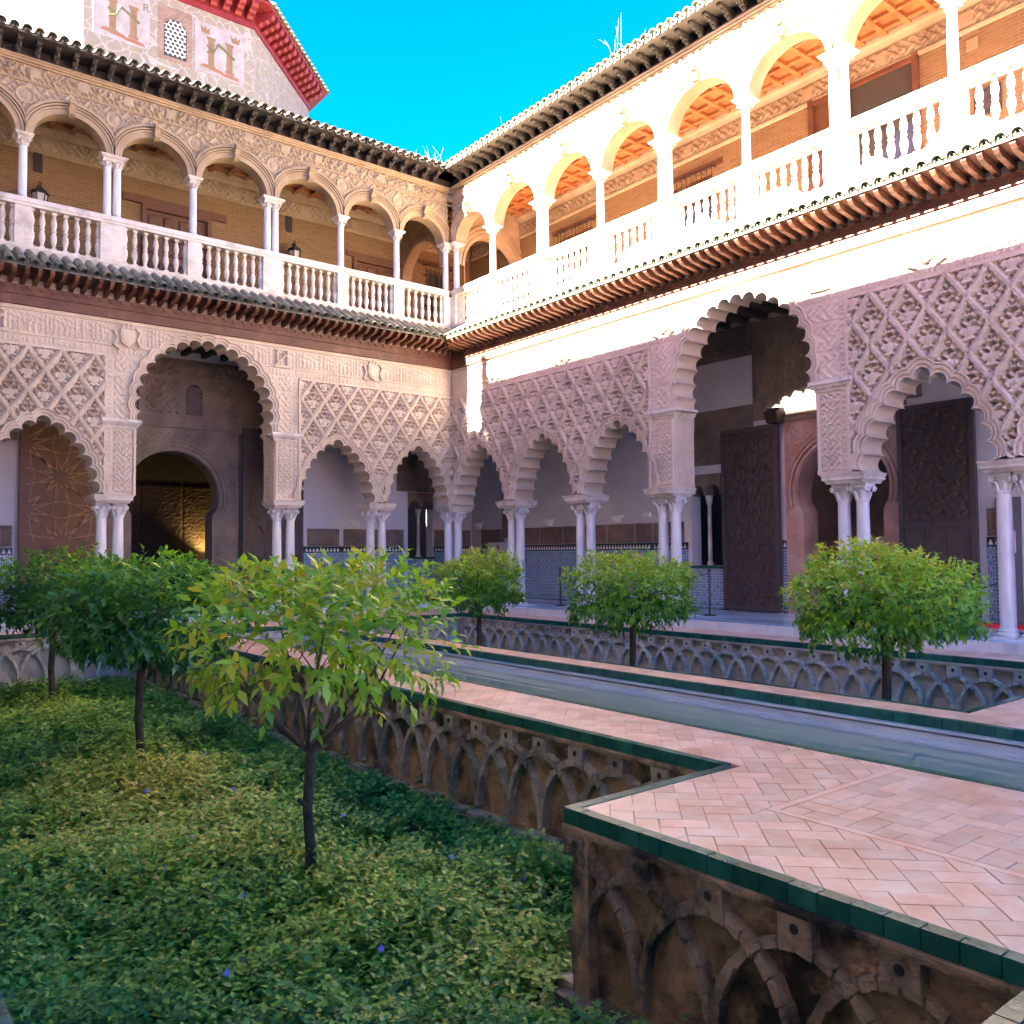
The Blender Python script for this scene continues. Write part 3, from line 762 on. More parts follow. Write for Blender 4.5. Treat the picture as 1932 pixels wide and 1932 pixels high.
    fm = relief(0, 1.6, 10.85, 11.21, .018, lambda U, Z: .035*np.maximum(arab(U, Z, .2, 2.), .9*(np.abs(U-.8) < .12)*(np.abs(Z-11.03) < .13)), 2.398, SU, 'frieze_panel')
    k = 0
    while -2.3+(k+1)*1.6 < L:
        inst('frieze_panel', fm, W, (span(-2.3+k*1.6, -2.3+(k+1)*1.6)[0], 0, 0)); k += 1
    # transverse arch at the corner end
    q = 20; u = -sg*.02
    lp = [(1.38+1.0*math.cos(PI-PI*k/q), 9.55+1.0*math.sin(PI*k/q)) for k in range(q+1)]
    tp = MB()
    base = [(.36, 7.7), (.36, 11.45), (2.39, 11.45), (2.39, 7.7), (2.38, 7.7)]+lp[::-1]+[(.38, 7.7)]
    n = len(base); tt = tessellate_polygon([[Vector((p[0], p[1], 0)) for p in base]])
    for uu_ in (u-.15, u+.15): tp.add([(uu_, p[0], p[1]) for p in base], [tuple(x) for x in tt])
    tp.strip([[(u-.15, p[0], p[1]) for p in lp], [(u+.15, p[0], p[1]) for p in lp]])
    for r1, dd in ((.02, .02), (.14, .035), (.25, .05)):
        l2 = [[(u+sx*(.15+dd), 1.38+(1.0+r1+e)*math.cos(PI-PI*k/q), 9.55+(1.0+r1+e)*math.sin(PI*k/q)) for k in range(q+1)] for sx in (1,) for e in (0, .08)]
        tp.strip([[(u+sg*(.15+dd), p[1], p[2]) for p in l2[0]], [(u+sg*(.15+dd), p[1], p[2]) for p in l2[1]]])
        tp.strip([[(u+sg*.15, p[1], p[2]) for p in l2[0]], [(u+sg*(.15+dd), p[1], p[2]) for p in l2[0]]])
        tp.strip([[(u+sg*.15, p[1], p[2]) for p in l2[1]], [(u+sg*(.15+dd), p[1], p[2]) for p in l2[1]]])
    tp.build('transverse_arch', T, W)
    # ---- lower gallery interior -----------------------------------------
    MB().box(a, b_, -.40 if sg > 0 else -.10, 2.42, -.3, .15).build('gallery_floor', M['floorm'], W)
    lw = MB(); prev = -2.4
    for s0, s1, q0, q1 in sorted(lower['open']):
        lw.box(*span(prev, s0), 2.40, 2.75, .15, 7.4)
        if q0 > .2: lw.box(*span(s0, s1), 2.40, 2.75, .15, q0)
        lw.box(*span(s0, s1), 2.40, 2.75, q1, 7.4); prev = s1
    lw.box(*span(prev, L), 2.40, 2.75, .15, 7.4)
    lw.build('plaster_wall', M['plaster'], W)
    MB().box(a, b_, .58, 2.42, 6.62, 6.7).build('lower_ceiling', M['wooddark'], W)
    for k in range(int((L+2)/.5)):
        MB().box(*span(-2+k*.5, -1.88+k*.5), .6, 2.4, 6.5, 6.619).build('ceiling_beam', M['wooddark'], W)
    def dado(s0, s1, top=1.68, d=2.385, tri=True):
        t_ = MB(); t_.box(*span(s0, s1), d, d+.02, .26, top-.16 if tri else top); t_.build('tile_dado', M['zellige'], W)
        g_ = MB(); g_.box(*span(s0, s1), d-.008, d+.02, .15, .165); g_.box(*span(s0, s1), d-.006, d+.02, .245, .26)
        if tri: g_.box(*span(s0, s1), d-.006, d+.02, top-.16, top-.145); g_.box(*span(s0, s1), d-.006, d+.02, top-.012, top+.01)
        g_.build('tile_border', M['green'], W)
        t_ = MB(); t_.box(*span(s0, s1), d, d+.02, .165, .245); t_.build('tile_skirting', M['zellige'], W)
        if tri:
            MB().box(*span(s0, s1), d, d+.02, top-.145, top-.012).build('tile_band', M['iron'], W)
            tb = MB(); k = s0+.06
            while k < s1-.05:
                tb.prof_d([(X(k)-.042, top-.13), (X(k)+.042, top-.13), (X(k), top-.03)], d-.004, d+.002); k += .105
            tb.build('merlon_tiles', M['white'], W)['kind'] = 'stuff'
    def band(s0, s1, q0=1.70, q1=2.18):
        k = s0
        while k < s1-.1:
            e = min(k+1.0, s1); a1, b1 = span(k+.01, e-.01)
            inst('stucco_band', relief(a1, b1, q0, q1, .02, lambda U, Z: .02*np.maximum(script(U, Z, q0+.08, q1-.08, k), 1.*((np.abs(Z-q0-.05) < .02) | (np.abs(Z-q1+.05) < .02))), 2.39, M['stuccoD'], 'stucco_band'), W); k = e
    cfg['interior'](W, X, span, dado, band)
    return W

KEYM = KEY.mesh('keystone', M['stone_trim'], False)
TILE_PC = tile_mesh(M['tileroof'], True)

# door leaf with star lattice ------------------------------------------------
def door_leaf(W, u0, u1, d, z0, z1, m, ml, star=True, panel_top=None, dv=1):
    D = MB().box(u0, u1, d, d+.07, z0, z1).build('door', m, W)
    w_ = u1-u0; f = MB()
    f.box(u0, u0+.09, d-.03, d, z0, z1); f.box(u1-.09, u1, d-.03, d, z0, z1); f.box(u0+.09, u1-.09, d-.03, d, z1-.1, z1); f.box(u0+.09, u1-.09, d-.03, d, z0, z0+.1)
    if panel_top: f.box(u0+.09, u1-.09, d-.03, d, panel_top-.05, panel_top+.05)
    f.build('door_frame', m, D)
    zb = (panel_top+.05) if panel_top else z0+.1
    def bar(mb, p, q, wd, dd):
        v = Vector((q[0]-p[0], q[1]-p[1])); n = Vector((-v.y, v.x)).normalized()*wd
        mb.add([(p[0]+n.x, dd, p[1]+n.y), (q[0]+n.x, dd, q[1]+n.y), (q[0]-n.x, dd, q[1]-n.y), (p[0]-n.x, dd, p[1]-n.y)]+[(p[0]+n.x, d, p[1]+n.y), (q[0]+n.x, d, q[1]+n.y), (q[0]-n.x, d, q[1]-n.y), (p[0]-n.x, d, p[1]-n.y)],
               [(0, 1, 2, 3), (0, 4, 5, 1), (1, 5, 6, 2), (2, 6, 7, 3), (3, 7, 4, 0)])
    if star:
        lt = MB(); st = MB()
        xa, xb = u0+.1, u1-.1; P = (xb-xa)/dv
        nz = max(1, int(round((z1-.1-zb)/P)))
        for j in range(-1, nz*2+2):
            for i in range(-1, 2*dv+2):
                cx = xa+P/2*(i)+0; cz = zb+P/2+P/2*j
                if (i+j) % 2: continue
                R1, R2 = P*.11, P*.34
                for k in range(12):
                    g = 2*PI*(k+.5)/12
                    for g2 in (g+PI/12*1.3, g-PI/12*1.3):
                        p = (cx+R1*math.cos(g2), cz+R1*math.sin(g2)); q = (cx+R2*math.cos(g), cz+R2*math.sin(g))
                        if all(xa < v[0] < xb and zb < v[1] < z1-.1 for v in (p, q)): bar(lt, p, q, .011, d-.016)
                    p = (cx+R2*math.cos(g), cz+R2*math.sin(g)); q = (cx+P*.5*math.cos(g), cz+P*.5*math.sin(g))
                    if all(xa < v[0] < xb and zb < v[1] < z1-.1 for v in (p, q)): bar(lt, p, q, .011, d-.016)
                    g3 = g+PI/12; p = (cx+P*.22*math.cos(g3), cz+P*.22*math.sin(g3)); 
                    if xa+.04 < p[0] < xb-.04 and zb+.04 < p[1] < z1-.14 and k % 3 == 0:
                        st.prof_d([(p[0]+.035*math.cos(q_), p[1]+.05*math.sin(q_)) for q_ in (0, PI/2, PI, 3*PI/2)], d-.02, d)
        if lt.v: lt.build('star_lattice', ml, D)
        if st.v: st.build('inlay', M['redpaint'] if ml is M['giltlat'] else M['woodred'], D)
    if panel_top:
        lp = MB()
        n = 3
        for k in range(n):
            a = u0+.12+k*(w_-.24)/n; b = a+(w_-.24)/n-.04
            lp.box(a, b, d-.018, d, z0+.14, panel_top-.1); lp.box(a+.05, b-.05, d-.03, d-.018, z0+.2, panel_top-.16)
        lp.build('lower_panel', m, D)
    return D

def twin_window(W, u0, u1, z0, z1, label=None):
    m = MB(); mid = (u0+u1)/2; hw = (u1-u0)/2; r = hw/2-.03; q = 10
    zc = z1-r-.05
    poly = [(u0, zc), (u0, z1+.25), (u1, z1+.25), (u1, zc)]
    arc = []
    for c in (mid+hw/2, mid-hw/2):
        arc += [(c+r*math.cos(PI*k/q), zc+(r+.06)*math.sin(PI*k/q)) for k in range(q+1)]
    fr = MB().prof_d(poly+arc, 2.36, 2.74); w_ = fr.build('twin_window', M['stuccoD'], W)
    b = MB().lathe([(.075, 0), (.08, .06), (.055, .09), (.05, .12), (.046, zc-z0-.22), (.06, zc-z0-.2), (.085, zc-z0-.06), (.095, zc-z0)], mid, 2.52, 14, z0)
    b.build('window_column', M['marbleW'] if label is None else M['rust'], w_, True)
    MB().box(u0-.05, u1+.05, 2.34, 2.6, z0-.06, z0).build('window_sill', M['green'], w_)
    return w_

def portal_arch(W, uc, r, zc, z0, zt, hw, m, d=2.36, ins=.9):
    """horseshoe opening in a carved surround"""
    q = 28; a0 = math.asin(min(.95, .28))
    arc = [(uc+r*math.cos(PI+a0-(PI+2*a0)*k/q), zc+r*math.sin(PI+a0-(PI+2*a0)*k/q)) for k in range(q+1)]
    jl = r*math.cos(a0)*ins
    poly = [(uc-hw, z0), (uc-hw, zt), (uc+hw, zt), (uc+hw, z0), (uc+jl, z0), (uc+jl, zc-r*math.sin(a0)-.15)]+arc[::-1]+[(uc-jl, zc-r*math.sin(a0)-.15), (uc-jl, z0)]
    P = MB().prof_d(poly, d, 2.9).build('portal', m, W)
    b = MB()
    for o, dd in ((.02, -.03), (.12, -.05), (.21, -.03)):
        l = [[(uc+(r+o+e)*math.cos(PI+a0-(PI+2*a0)*k/q), d+dd, zc+(r+o+e)*math.sin(PI+a0-(PI+2*a0)*k/q)) for k in range(q+1)] for e in (0, .06)]
        b.strip([[(p[0], d, p[2]) for p in l[0]], l[0], l[1], [(p[0], d, p[2]) for p in l[1]]])
    b.build('archivolt', m, P)
    for k, (q0, q1) in enumerate(((zc+.1, zt-.08),)):
        for sx in (-1, 1):
            a, b_ = (uc-hw+.06, uc) if sx < 0 else (uc, uc+hw-.06)
            me = relief(a, b_, q0, q1, .022, lambda U, Z: .022*arab(U, Z, .16, 3.), d-.003, m, 'carved_spandrel', lambda u, z: np.hypot(u-uc, z-zc) > r+.30)
            if me: inst('carved_spandrel', me, P)
    return P

def panel_door(W, s, u0, u1, z0, z1, d=2.36):
    D = MB().box(u0, u1, d+.06, d+.1, z0, z1).build('door', M['wooddoor'], W)
    f = MB(); f.box(u0-.1, u0, d-.05, d+.12, z0, z1+.1); f.box(u1, u1+.1, d-.05, d+.12, z0, z1+.1); f.box(u0, u1, d-.05, d+.12, z1, z1+.1); f.build('door_frame', M['wooddoor'], D)
    n = 4; w_ = (u1-u0)/n
    pm = MB().frustum(0, 0, 0, w_/2-.04, .20, .03, w_/2-.09, .15).mesh('door_panel', M['wooddoor'])
    nz = int((z1-z0)/.48)
    for k in range(n):
        for j in range(nz):
            inst('door_panel', pm, D, mtx=Matrix(((1, 0, 0, u0+w_*(k+.5)), (0, 0, -1, d+.06), (0, 1, 0, z0+(j+.5)*(z1-z0)/nz), (0, 0, 0, 1))))
    return D
def grille(W, u0, u1, z0, z1, d=2.25):
    G = MB().box(u0, u1, 2.44, 2.5, z0, z1).build('window', M['wooddoor'], W)
    MB().box(u0+.1, u1-.1, 2.43, 2.44, z0+.1, z1-.1).box((u0+u1)/2-.03, (u0+u1)/2+.03, 2.42, 2.43, z0+.1, z1-.1).build('pane', M['glass'], G)
    b = MB(); n = int((u1-u0+.2)/.14)
    for k in range(n+1):
        u = u0-.1+k*(u1-u0+.2)/n; b.tube([(u, d, z0), (u, d, z1+.12), (u, d+.16, z1+.12)], .009, 5)
    for k in range(6):
        z = z0+k*(z1+.1-z0)/5; b.box(u0-.12, u1+.12, d-.006, d+.006, z-.012, z+.012)
        for e in (u0-.1, u1+.1): b.box(e-.006, e+.006, d, 2.4, z-.01, z+.01)
    b.build('grille', M['iron'], G)
    MB().box(u0-.3, u1+.3, 2.375, 2.42, z1+.13, z1+.26).build('lintel', M['wooddoor'], G)

def interior_A(W, X, span, dado, band):
    for s0, s1 in ((11.9, 13.9), (2.2, 3.3), (-2.35, -.95), (.1, 2.2), (10.25, 11.9)):
        dado(s0, s1); band(s0, s1)
    dado(-.9, -.04, 1.33, tri=False)
    door_leaf(W, -10.16, -8.48, 2.20, .18, 4.55, M['wooddoor'], M['giltlat'], True, 1.75)
    door_leaf(W, -5.08, -3.40, 2.20, .18, 4.78, M['woodblk'], M['wooddoor'], True, 1.75)
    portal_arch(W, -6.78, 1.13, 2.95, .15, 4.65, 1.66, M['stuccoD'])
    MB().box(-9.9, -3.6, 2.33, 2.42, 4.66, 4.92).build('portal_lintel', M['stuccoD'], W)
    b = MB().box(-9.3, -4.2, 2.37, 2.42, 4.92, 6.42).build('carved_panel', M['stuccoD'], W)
    for a, e in ((-8.9, -8.2), (-7.45, -6.65), (-5.9, -5.1)):
        inst('vine_panel', relief(a, e, 5.02, 5.85, .022, lambda U, Z: .05*arab(U, Z, .2, 1.), 2.367, M['stuccoD'], 'vine_panel'), b)
    inst('vine_panel', relief(-9.2, -4.3, 5.98, 6.38, .024, lambda U, Z: .06*arab(U, Z, .3, 2.), 2.367, M['stuccoD'], 'vine_panel'), b)
    for c in (-7.82, -6.28):
        q = 10; r = .2
        ap = [(c-r, 5.02), (c+r, 5.02)]+[(c+r*math.cos(PI*k/q), 5.6+r*math.sin(PI*k/q)) for k in range(q+1)]
        wn = MB().prof_d(ap, 2.362, 2.372).build('lattice_window', M['iron'], b)
        lt = MB()
        for k in range(-6, 14):
            for sgn in (-1, 1):
                u_ = c-r+k*.07
                p = [(u_, 5.03), (u_+sgn*.5, 5.73)]
                pts = [(p[0][0]+(p[1][0]-p[0][0])*t/12, p[0][1]+.7*t/12) for t in range(13)]
                pts = [q_ for q_ in pts if abs(q_[0]-c) < r-.01]
                if len(pts) > 1: lt.tube([(q_[0], 2.355, q_[1]) for q_ in (pts[0], pts[-1])], .008, 4)
        lt.build('lattice', M['stuccoD'], wn)
    for s0 in (-3.38, -10.4): 
        MB().box(s0-.02, s0+.2, 2.3, 2.4, 4.35, 4.75).frustum(s0+.09, 2.25, 4.1, .1, .1, 4.35, .2, .2).build('corbel_stone', M['stuccoD'], W)
    # room behind the portal, lit by two small lamps
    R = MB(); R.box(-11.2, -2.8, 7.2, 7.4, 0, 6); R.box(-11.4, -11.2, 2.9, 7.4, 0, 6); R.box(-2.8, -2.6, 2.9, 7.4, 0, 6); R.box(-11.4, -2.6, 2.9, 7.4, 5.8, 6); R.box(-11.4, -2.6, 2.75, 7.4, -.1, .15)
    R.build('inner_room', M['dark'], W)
    for k in range(6): inst('gilt_panel', relief(-9.8+k*1.2, -8.63+k*1.2, .3, 3.6, .03, lambda U, Z: .02*arab(U, Z, .11, 1.), 7.19, M['gold'], 'gilt_panel'), W)
    twin_window(W, .04, .92, 1.36, 3.05)
    inst('carved_panel', relief(-.35, .95+.2, 3.32, 4.7, .022, lambda U, Z: .02*arab(U, Z, .15, 1.), 2.39, M['stuccoD'], 'carved_panel'), W)
    D = panel_door(W, 1, -7.5, -6.0, 7.72, 10.05)
    MB().box(-8.05, -5.5, 2.33, 2.41, 10.16, 10.34).build('lintel', M['wooddoor'], D)
    D = panel_door(W, 1, -1.7, -.4, 7.72, 9.95); MB().box(-2.0, -.1, 2.34, 2.41, 10.06, 10.2).build('lintel', M['wooddoor'], D)
    grille(W, .72, 1.5, 8.7, 10.2)
    for u in (-9.88, -3.75):
        MB().box(u-.09, u+.09, 2.37, 2.39, 10.33, 10.77).build('vent_slot', M['iron'], W)
    MB().box(-.6, 4.5, 3.6, 3.7, .8, 4).build('shade_lining', M['dark'], W)
    # near-black sheets painted as shadow behind openings
    MB().box(-8.2, -5.3, 2.62, 2.7, 7.6, 10.4).box(-2.1, -.1, 2.62, 2.7, 7.6, 10.4).box(.4, 1.8, 2.62, 2.7, 8.4, 10.6).build('shade_lining', M['dark'], W)

def interior_B(W, X, span, dado, band):
    for s0, s1 in ((-1.9, -.75), (-.1, 2.6), (2.6, 5.2), (5.2, 6.3)):
        dado(s0, s1); band(s0, s1)
    dado(6.36, 7.4, 1.08, tri=False); dado(7.34, 7.44); dado(8.85, 9.1); dado(12.96, 15.5); dado(15.5, 19)
    band(12.96, 15.5); band(15.5, 19)
    door_leaf(W, 7.42, 8.88, 2.25, .18, 4.18, M['woodblk'], M['woodblk2'], True, None, 2)
    door_leaf(W, 11.58, 12.95, 2.05, .18, 4.12, M['woodblk'], M['woodblk2'], True, 1.93, 2)
    portal_arch(W, 10.25, 1.0, 2.7, .15, 4.2, 1.28, M['rosest'])
    MB().box(8.95, 11.6, 2.33, 2.42, 4.205, 4.3).build('portal_lintel', M['stuccoD'], W)
    b = MB().box(8.2, 11.9, 2.36, 2.42, 4.32, 6.5).build('carved_panel', M['stuccoD'], W)
    inst('vine_panel', relief(8.75, 9.45, 4.55, 6.2, .022, lambda U, Z: .03*((np.abs(np.mod((U-8.75)/.175+(Z-4.5)/.33, 1)-.5) > .40) | (np.abs(np.mod((U-8.75)/.175-(Z-4.5)/.33, 1)-.5) > .40)), 2.355, M['stuccoD'], 'vine_panel'), b)
    for a, e in ((8.3, 8.68), (9.52, 9.7), (11.4, 11.85)):
        inst('vine_panel', relief(a, e, 4.5, 6.3, .022, lambda U, Z: .022*arab(U, Z, .14, 2.), 2.355, M['stuccoD'], 'vine_panel'), b)
    wn = MB().box(9.8, 11.3, 2.345, 2.36, 4.5, 5.7).build('lattice_window', M['iron'], b)
    inst('lattice', relief(9.82, 11.28, 4.52, 5.68, .02, lambda U, Z: .03+0*U, 2.36, M['stuccoD'], 'lattice', lambda u, z: np.minimum(np.abs(np.sin(PI*u/.14)*np.cos(PI*z/.14)+.0), np.abs(np.cos(PI*(u+z)/.2))) < .28, edge=False), wn)
    # upper half of the gallery wall left of the portal is carved, with a plain field
    c = MB().box(6.2, 8.18, 2.37, 2.42, 3.45, 4.7).build('carved_panel', M['stuccoD'], W)
    inst('vine_panel', relief(6.25, 7.4, 3.5, 4.65, .022, lambda U, Z: .02*arab(U, Z, .13, 2.), 2.367, M['stuccoD'], 'vine_panel'), c)
    inst('vine_panel', relief(7.45, 8.15, 4.22, 4.65, .022, lambda U, Z: .02*arab(U, Z, .13, 1.), 2.367, M['stuccoD'], 'vine_panel'), c)
    c = MB().box(6.2, 8.18, 2.37, 2.42, 5.8, 6.5).build('carved_panel', M['stuccoD'], W)
    inst('vine_panel', relief(6.25, 8.15, 5.85, 6.45, .022, lambda U, Z: .025*arab(U, Z, .2, 2.), 2.367, M['stuccoD'], 'vine_panel'), c)
    MB().box(8.7, 9.0, 2.15, 2.36, 4.42, 4.5).frustum(8.85, 2.2, 4.18, .13, .1, 4.42, .17, .16).build('corbel_stone', M['gold'], W)
    twin_window(W, 6.4, 7.28, 1.14, 3.0); MB().box(2.5, 9.0, 3.4, 3.5, .5, 4).box(8.9, 9.0, 2.76, 3.4, .5, 4).build('shade_lining', M['dark'], W)
    b = MB().box(8.97, 11.53, 4.6, 4.7, 0, 5).box(9.0, 9.1, 2.9, 4.6, 0, 5).box(11.4, 11.5, 2.9, 4.6, 0, 5).box(9, 11.5, 2.9, 4.6, 3.9, 4).box(9, 11.5, 2.75, 4.6, .1, .15).build('inner_room', M['stuccoD'], W)
    MB().box(9.5, 11.35, 4.5, 4.58, 1.3, 1.75).build('room_panel', M['plaster'], W)
    # small doorway by the corner
    MB().box(-.72, -.14, 2.3, 2.42, 1.9, 3.9).build('carved_panel', M['stuccoD'], W)
    q = 10; ap = [(-.25, .16), (.16, .16)]+[(-.045+.205*math.cos(PI*k/q), 2.35+.26*math.sin(PI*k/q)) for k in range(q+1)]
    MB().prof_d(ap, 2.37, 2.395).build('small_doorway', M['iron'], W)
    # upper gallery: long window, barred windows, niche
    Wn = MB().box(9.78, 12.0, 2.45, 2.5, 8.5, 10.82).build('window', M['dark'], W)
    f = MB(); 
    for a, e in ((9.72, 9.84), (10.5, 10.62), (11.92, 12.04)): f.box(a, e, 2.34, 2.46, 8.4, 10.84)
    f.box(9.72, 12.04, 2.345, 2.455, 10.72, 10.83); f.build('window_frame', M['woodred'], Wn)
    MB().box(10.62, 11.92, 2.43, 2.445, 8.5, 10.72).build('pane', M['glass'], Wn)
    MB().box(9.84, 10.5, 2.43, 2.445, 8.5, 10.72).build('pane', M['wooddoor'], Wn)
    grille(W, 5.9, 7.2, 8.7, 10.25); grille(W, 1.9, 3.2, 8.7, 10.25)
    N_ = MB().box(13.0, 13.45, 2.37, 2.41, 9.15, 9.62).build('niche_frame', M['wooddark'], W)
    MB().box(13.07, 13.38, 2.355, 2.37, 9.22, 9.55).build('niche_panel', M['woodblk'], N_)
    MB().box(12.9, 13.1, 2.37, 2.39, 10.4, 10.62).build('wall_box', M['stone_trim'], W)
    MB().box(9.6, 12.1, 2.62, 2.7, 8.3, 10.9).box(1.6, 3.5, 2.62, 2.7, 8.4, 10.5).box(5.6, 7.5, 2.62, 2.7, 8.4, 10.5).build('shade_lining', M['dark'], W)

M['rosest'] = mat('rose_stucco', (.42, .27, .21), (.32, .19, .15), .9, 3, (.46, .36, .3), 1.4, .3, 40)

wing('palace_wing', 0, -1, 'left courtyard wing in shade with brick gallery above lobed arcade', 13.9,
     dict(pairs=[0, 2.29, 4.84, 8.76, 11.3, 13.8], big=dict(c=6.76, a0=4.53, a1=8.92), smalls=[(1.09, .86, 0, 2.29), (3.48, .95, 2.29, 4.53), (10.08, .98, 8.92, 11.3), (12.55, .98, 11.3, 13.9)],
          sebka=[(0, 4.53), (8.92, 13.9)], phase=.47, arms=[(8.5, 'shield'), (4.98, 'pillars'), (10.95, 'pillars'), (2.5, 'shield')],
          open=[(5.0, 8.5, .15, 4.66), (-.92, -.04, 1.36, 3.05)]),
     dict(cols=[(.12, 1), (1.71, 1), (3.36, 1), (5.22, 2), (7.09, 1), (8.82, 2), (10.52, 1), (12.3, 2), (13.9, 1)],
          open=[(5.95, 7.55, 7.7, 10.1), (.35, 1.75, 7.7, 10.0), (-1.5, -.72, 8.7, 10.2)]),
     dict(warm=True, interior=interior_A))
wing('palace_wing', -PI/2, 1, 'right courtyard wing with sunlit upper gallery and orange coffered ceiling', 16.2,
     dict(pairs=[0, 2.58, 5.14, 7.66, 11.74, 14.3], big=dict(c=9.57, a0=7.36, a1=11.83), smalls=[(1.28, .98, 0, 2.58), (3.84, .98, 2.58, 5.14), (6.36, .97, 5.14, 7.36), (13.06, .98, 11.83, 14.3), (15.6, .98, 14.3, 16.2)],
          sebka=[(0, 7.36), (11.83, 16.2)], phase=.47, arms=[(13.2, 'shield'), (11.35, 'pillars'), (7.75, 'shield'), (4.6, 'shield'), (1.9, 'shield')],
          open=[(9.0, 11.5, .15, 4.2), (6.4, 7.28, 1.14, 3.0)]),
     dict(cols=[(.12, 1), (1.81, 1), (3.83, 2), (5.85, 1), (7.77, 2), (9.8, 1), (11.73, 2), (13.65, 1), (15.6, 2)],
          open=[(9.78, 12.0, 8.5, 10.82), (5.9, 7.2, 8.7, 10.25), (1.9, 3.2, 8.7, 10.25)]),
     dict(warm=False, interior=interior_B))

# ------------------------------------------------------------------ opposite wing (unseen behind the camera; heightened to cast the shadow line)
OW = tag(empty('palace_wing', (-13.9, 0, 0), PI/2), 'plain arcaded courtyard wing opposite the sunlit one, out of view, with an attic added for its shadow', 'building')
# local frame: u = y, d = -x (into the building)
for k in range(11):
    a, e = -1.45-2.55*(k+1), -1.45-2.55*k
    c = (a+e)/2; q = 12
    lp = [(c+.98*math.cos(PI-PI*i/q), 2.8+1.5*math.sin(PI*i/q)) for i in range(q+1)]
    MB().prof_d([(a, .15), (a, 7.5), (e, 7.5), (e, .15), (c+.98, .15)]+lp[::-1]+[(c-.98, .15)], 0, .5).build('arcade_bay', M['stucco'], OW)
    lp = [(c+.8*math.cos(PI-PI*i/q), 9.7+.75*math.sin(PI*i/q)) for i in range(q+1)]
    MB().prof_d([(a, 7.501), (a, 11.1), (e, 11.1), (e, 7.501), (e-.3, 7.501), (e-.3, 8.6), (c+.8, 8.6)]+lp[::-1]+[(c-.8, 8.6), (a+.3, 8.6), (a+.3, 7.501)], 0, .4).build('gallery_bay', M['stucco'], OW)
MB().box(-29.5, 2.4, 2.6, 2.9, 0, 11.0).box(-29.5, -1.45, 2.6, 2.9, 11.0, 15.1).box(-29.5, -1.45, 0, .4, 11.1, 14.4).build('plaster_wall', M['plaster'], OW)  # attic walls added above the gallery to block the sun
MB().box(-29.5, 2.4, .5, 2.6, 7.3, 7.49).build('gallery_floor', M['terr'], OW)
MB().box(-29.5, 2.4, 0, 2.6, -.2, .15).build('gallery_floor', M['floorm'], OW)
MB().box(-1.45, 2.4, .0, .5, .15, 13.45).box(2.4, 12, .0, .5, 0, 12).build('corner_wall_sunblock', M['stucco'], OW)  # second box added out of view to stop sun behind the left wing
MB().prof_u([(-.6, 14.61), (-.6, 14.47), (0, 14.37), (3, 15.2), (3, 15.4)], -29.5, -1.45).build('upper_roof', M['tileroof'], OW)
MB().prof_u([(-.3, 13.57), (-.3, 13.47), (3, 13.45), (3, 13.85)], -1.44, 2.4).build('lower_roof', M['tileroof'], OW)
MB().lathe([(.2, 14.2), (.2, 15.8), (.17, 15.95), (.1, 16.08), (.02, 16.15)], -1.36, .7, 14).build('chimney', M['stucco'], OW, True)

# ------------------------------------------------------------------ painted octagonal tower
TS = 4.52; TC = Vector((-6.39, 4+TS*(1+math.sqrt(2))/2)); TR = TS/(2*math.sin(PI/8))
TW = tag(empty('tower', (TC.x, TC.y, 0)), 'painted octagonal tower with red bracketed eaves rising behind the left wing', 'tower')
def octo(r): return [(r*math.cos(PI/8+PI/4*k), r*math.sin(PI/8+PI/4*k)) for k in range(8)]
def rings(mb, specs): mb.strip([[(x, y, z) for x, y in octo(r)] for r, z in specs], True)
b = MB(); rings(b, [(TR, 11), (TR, 16.72)]); b.build('tower_wall', M['tower'], TW)
b = MB(); rings(b, [(TR, 16.70), (TR+.05, 16.70), (TR+.05, 16.86), (TR+.02, 16.88), (TR+.02, 17.24), (TR+.6, 17.26), (TR+.62, 17.32), (TR, 17.33)]); eav = b.build('tower_eave', M['redpaint'], TW)
b = MB(); rings(b, [(TR+.66, 17.33), (TR+.6, 17.37), (.3, 19.9)]); rfo = b.build('tower_roof', M['tileroof'], TW)
tc_ = MB().prof_u([(0, 16.88), (-.10, 16.9), (-.16, 16.96), (-.3, 16.98), (-.34, 17.04), (-.46, 17.06), (-.52, 17.14), (-.52, 17.24), (0, 17.24)], -.09, .09).mesh('corbel', M['redpaint'])
for f in range(8):
    ang = -PI/2+f*PI/4
    if f not in (0, 1, 7, 6): continue
    ap = TR*math.cos(PI/8)
    R = Matrix.Rotation(ang+PI/2, 4, 'Z')
    for k in range(13):
        u = -TS/2+.17+k*(TS-.34)/12
        inst('corbel', tc_, eav, mtx=R @ Matrix.Translation((u, -ap-.02, 0)))
    for k in range(22):
        u = -TS/2-.2+(k+.5)*(TS+.4)/22
        inst('roof_tile', TILE_C, rfo, mtx=R @ slope_mtx(u, -ap-.34, 17.44, math.radians(24)))
FY = -TS*(1+math.sqrt(2))/2     # front face in tower coordinates
def tu(x): return x-TC.x
pn = MB().box(tu(-8.42), tu(-7.02), FY-.012, FY+.01, 15.0, 16.6).build('mural', M['muralp'] if 'muralp' in M else mat('mural_ground', (.30, .30, .295), (.22, .21, .19), .9, 3.5), TW)
pn2 = MB().box(tu(-5.82), tu(-4.42), FY-.012, FY+.01, 14.93, 16.36).build('mural', pn.data.materials[0], TW)
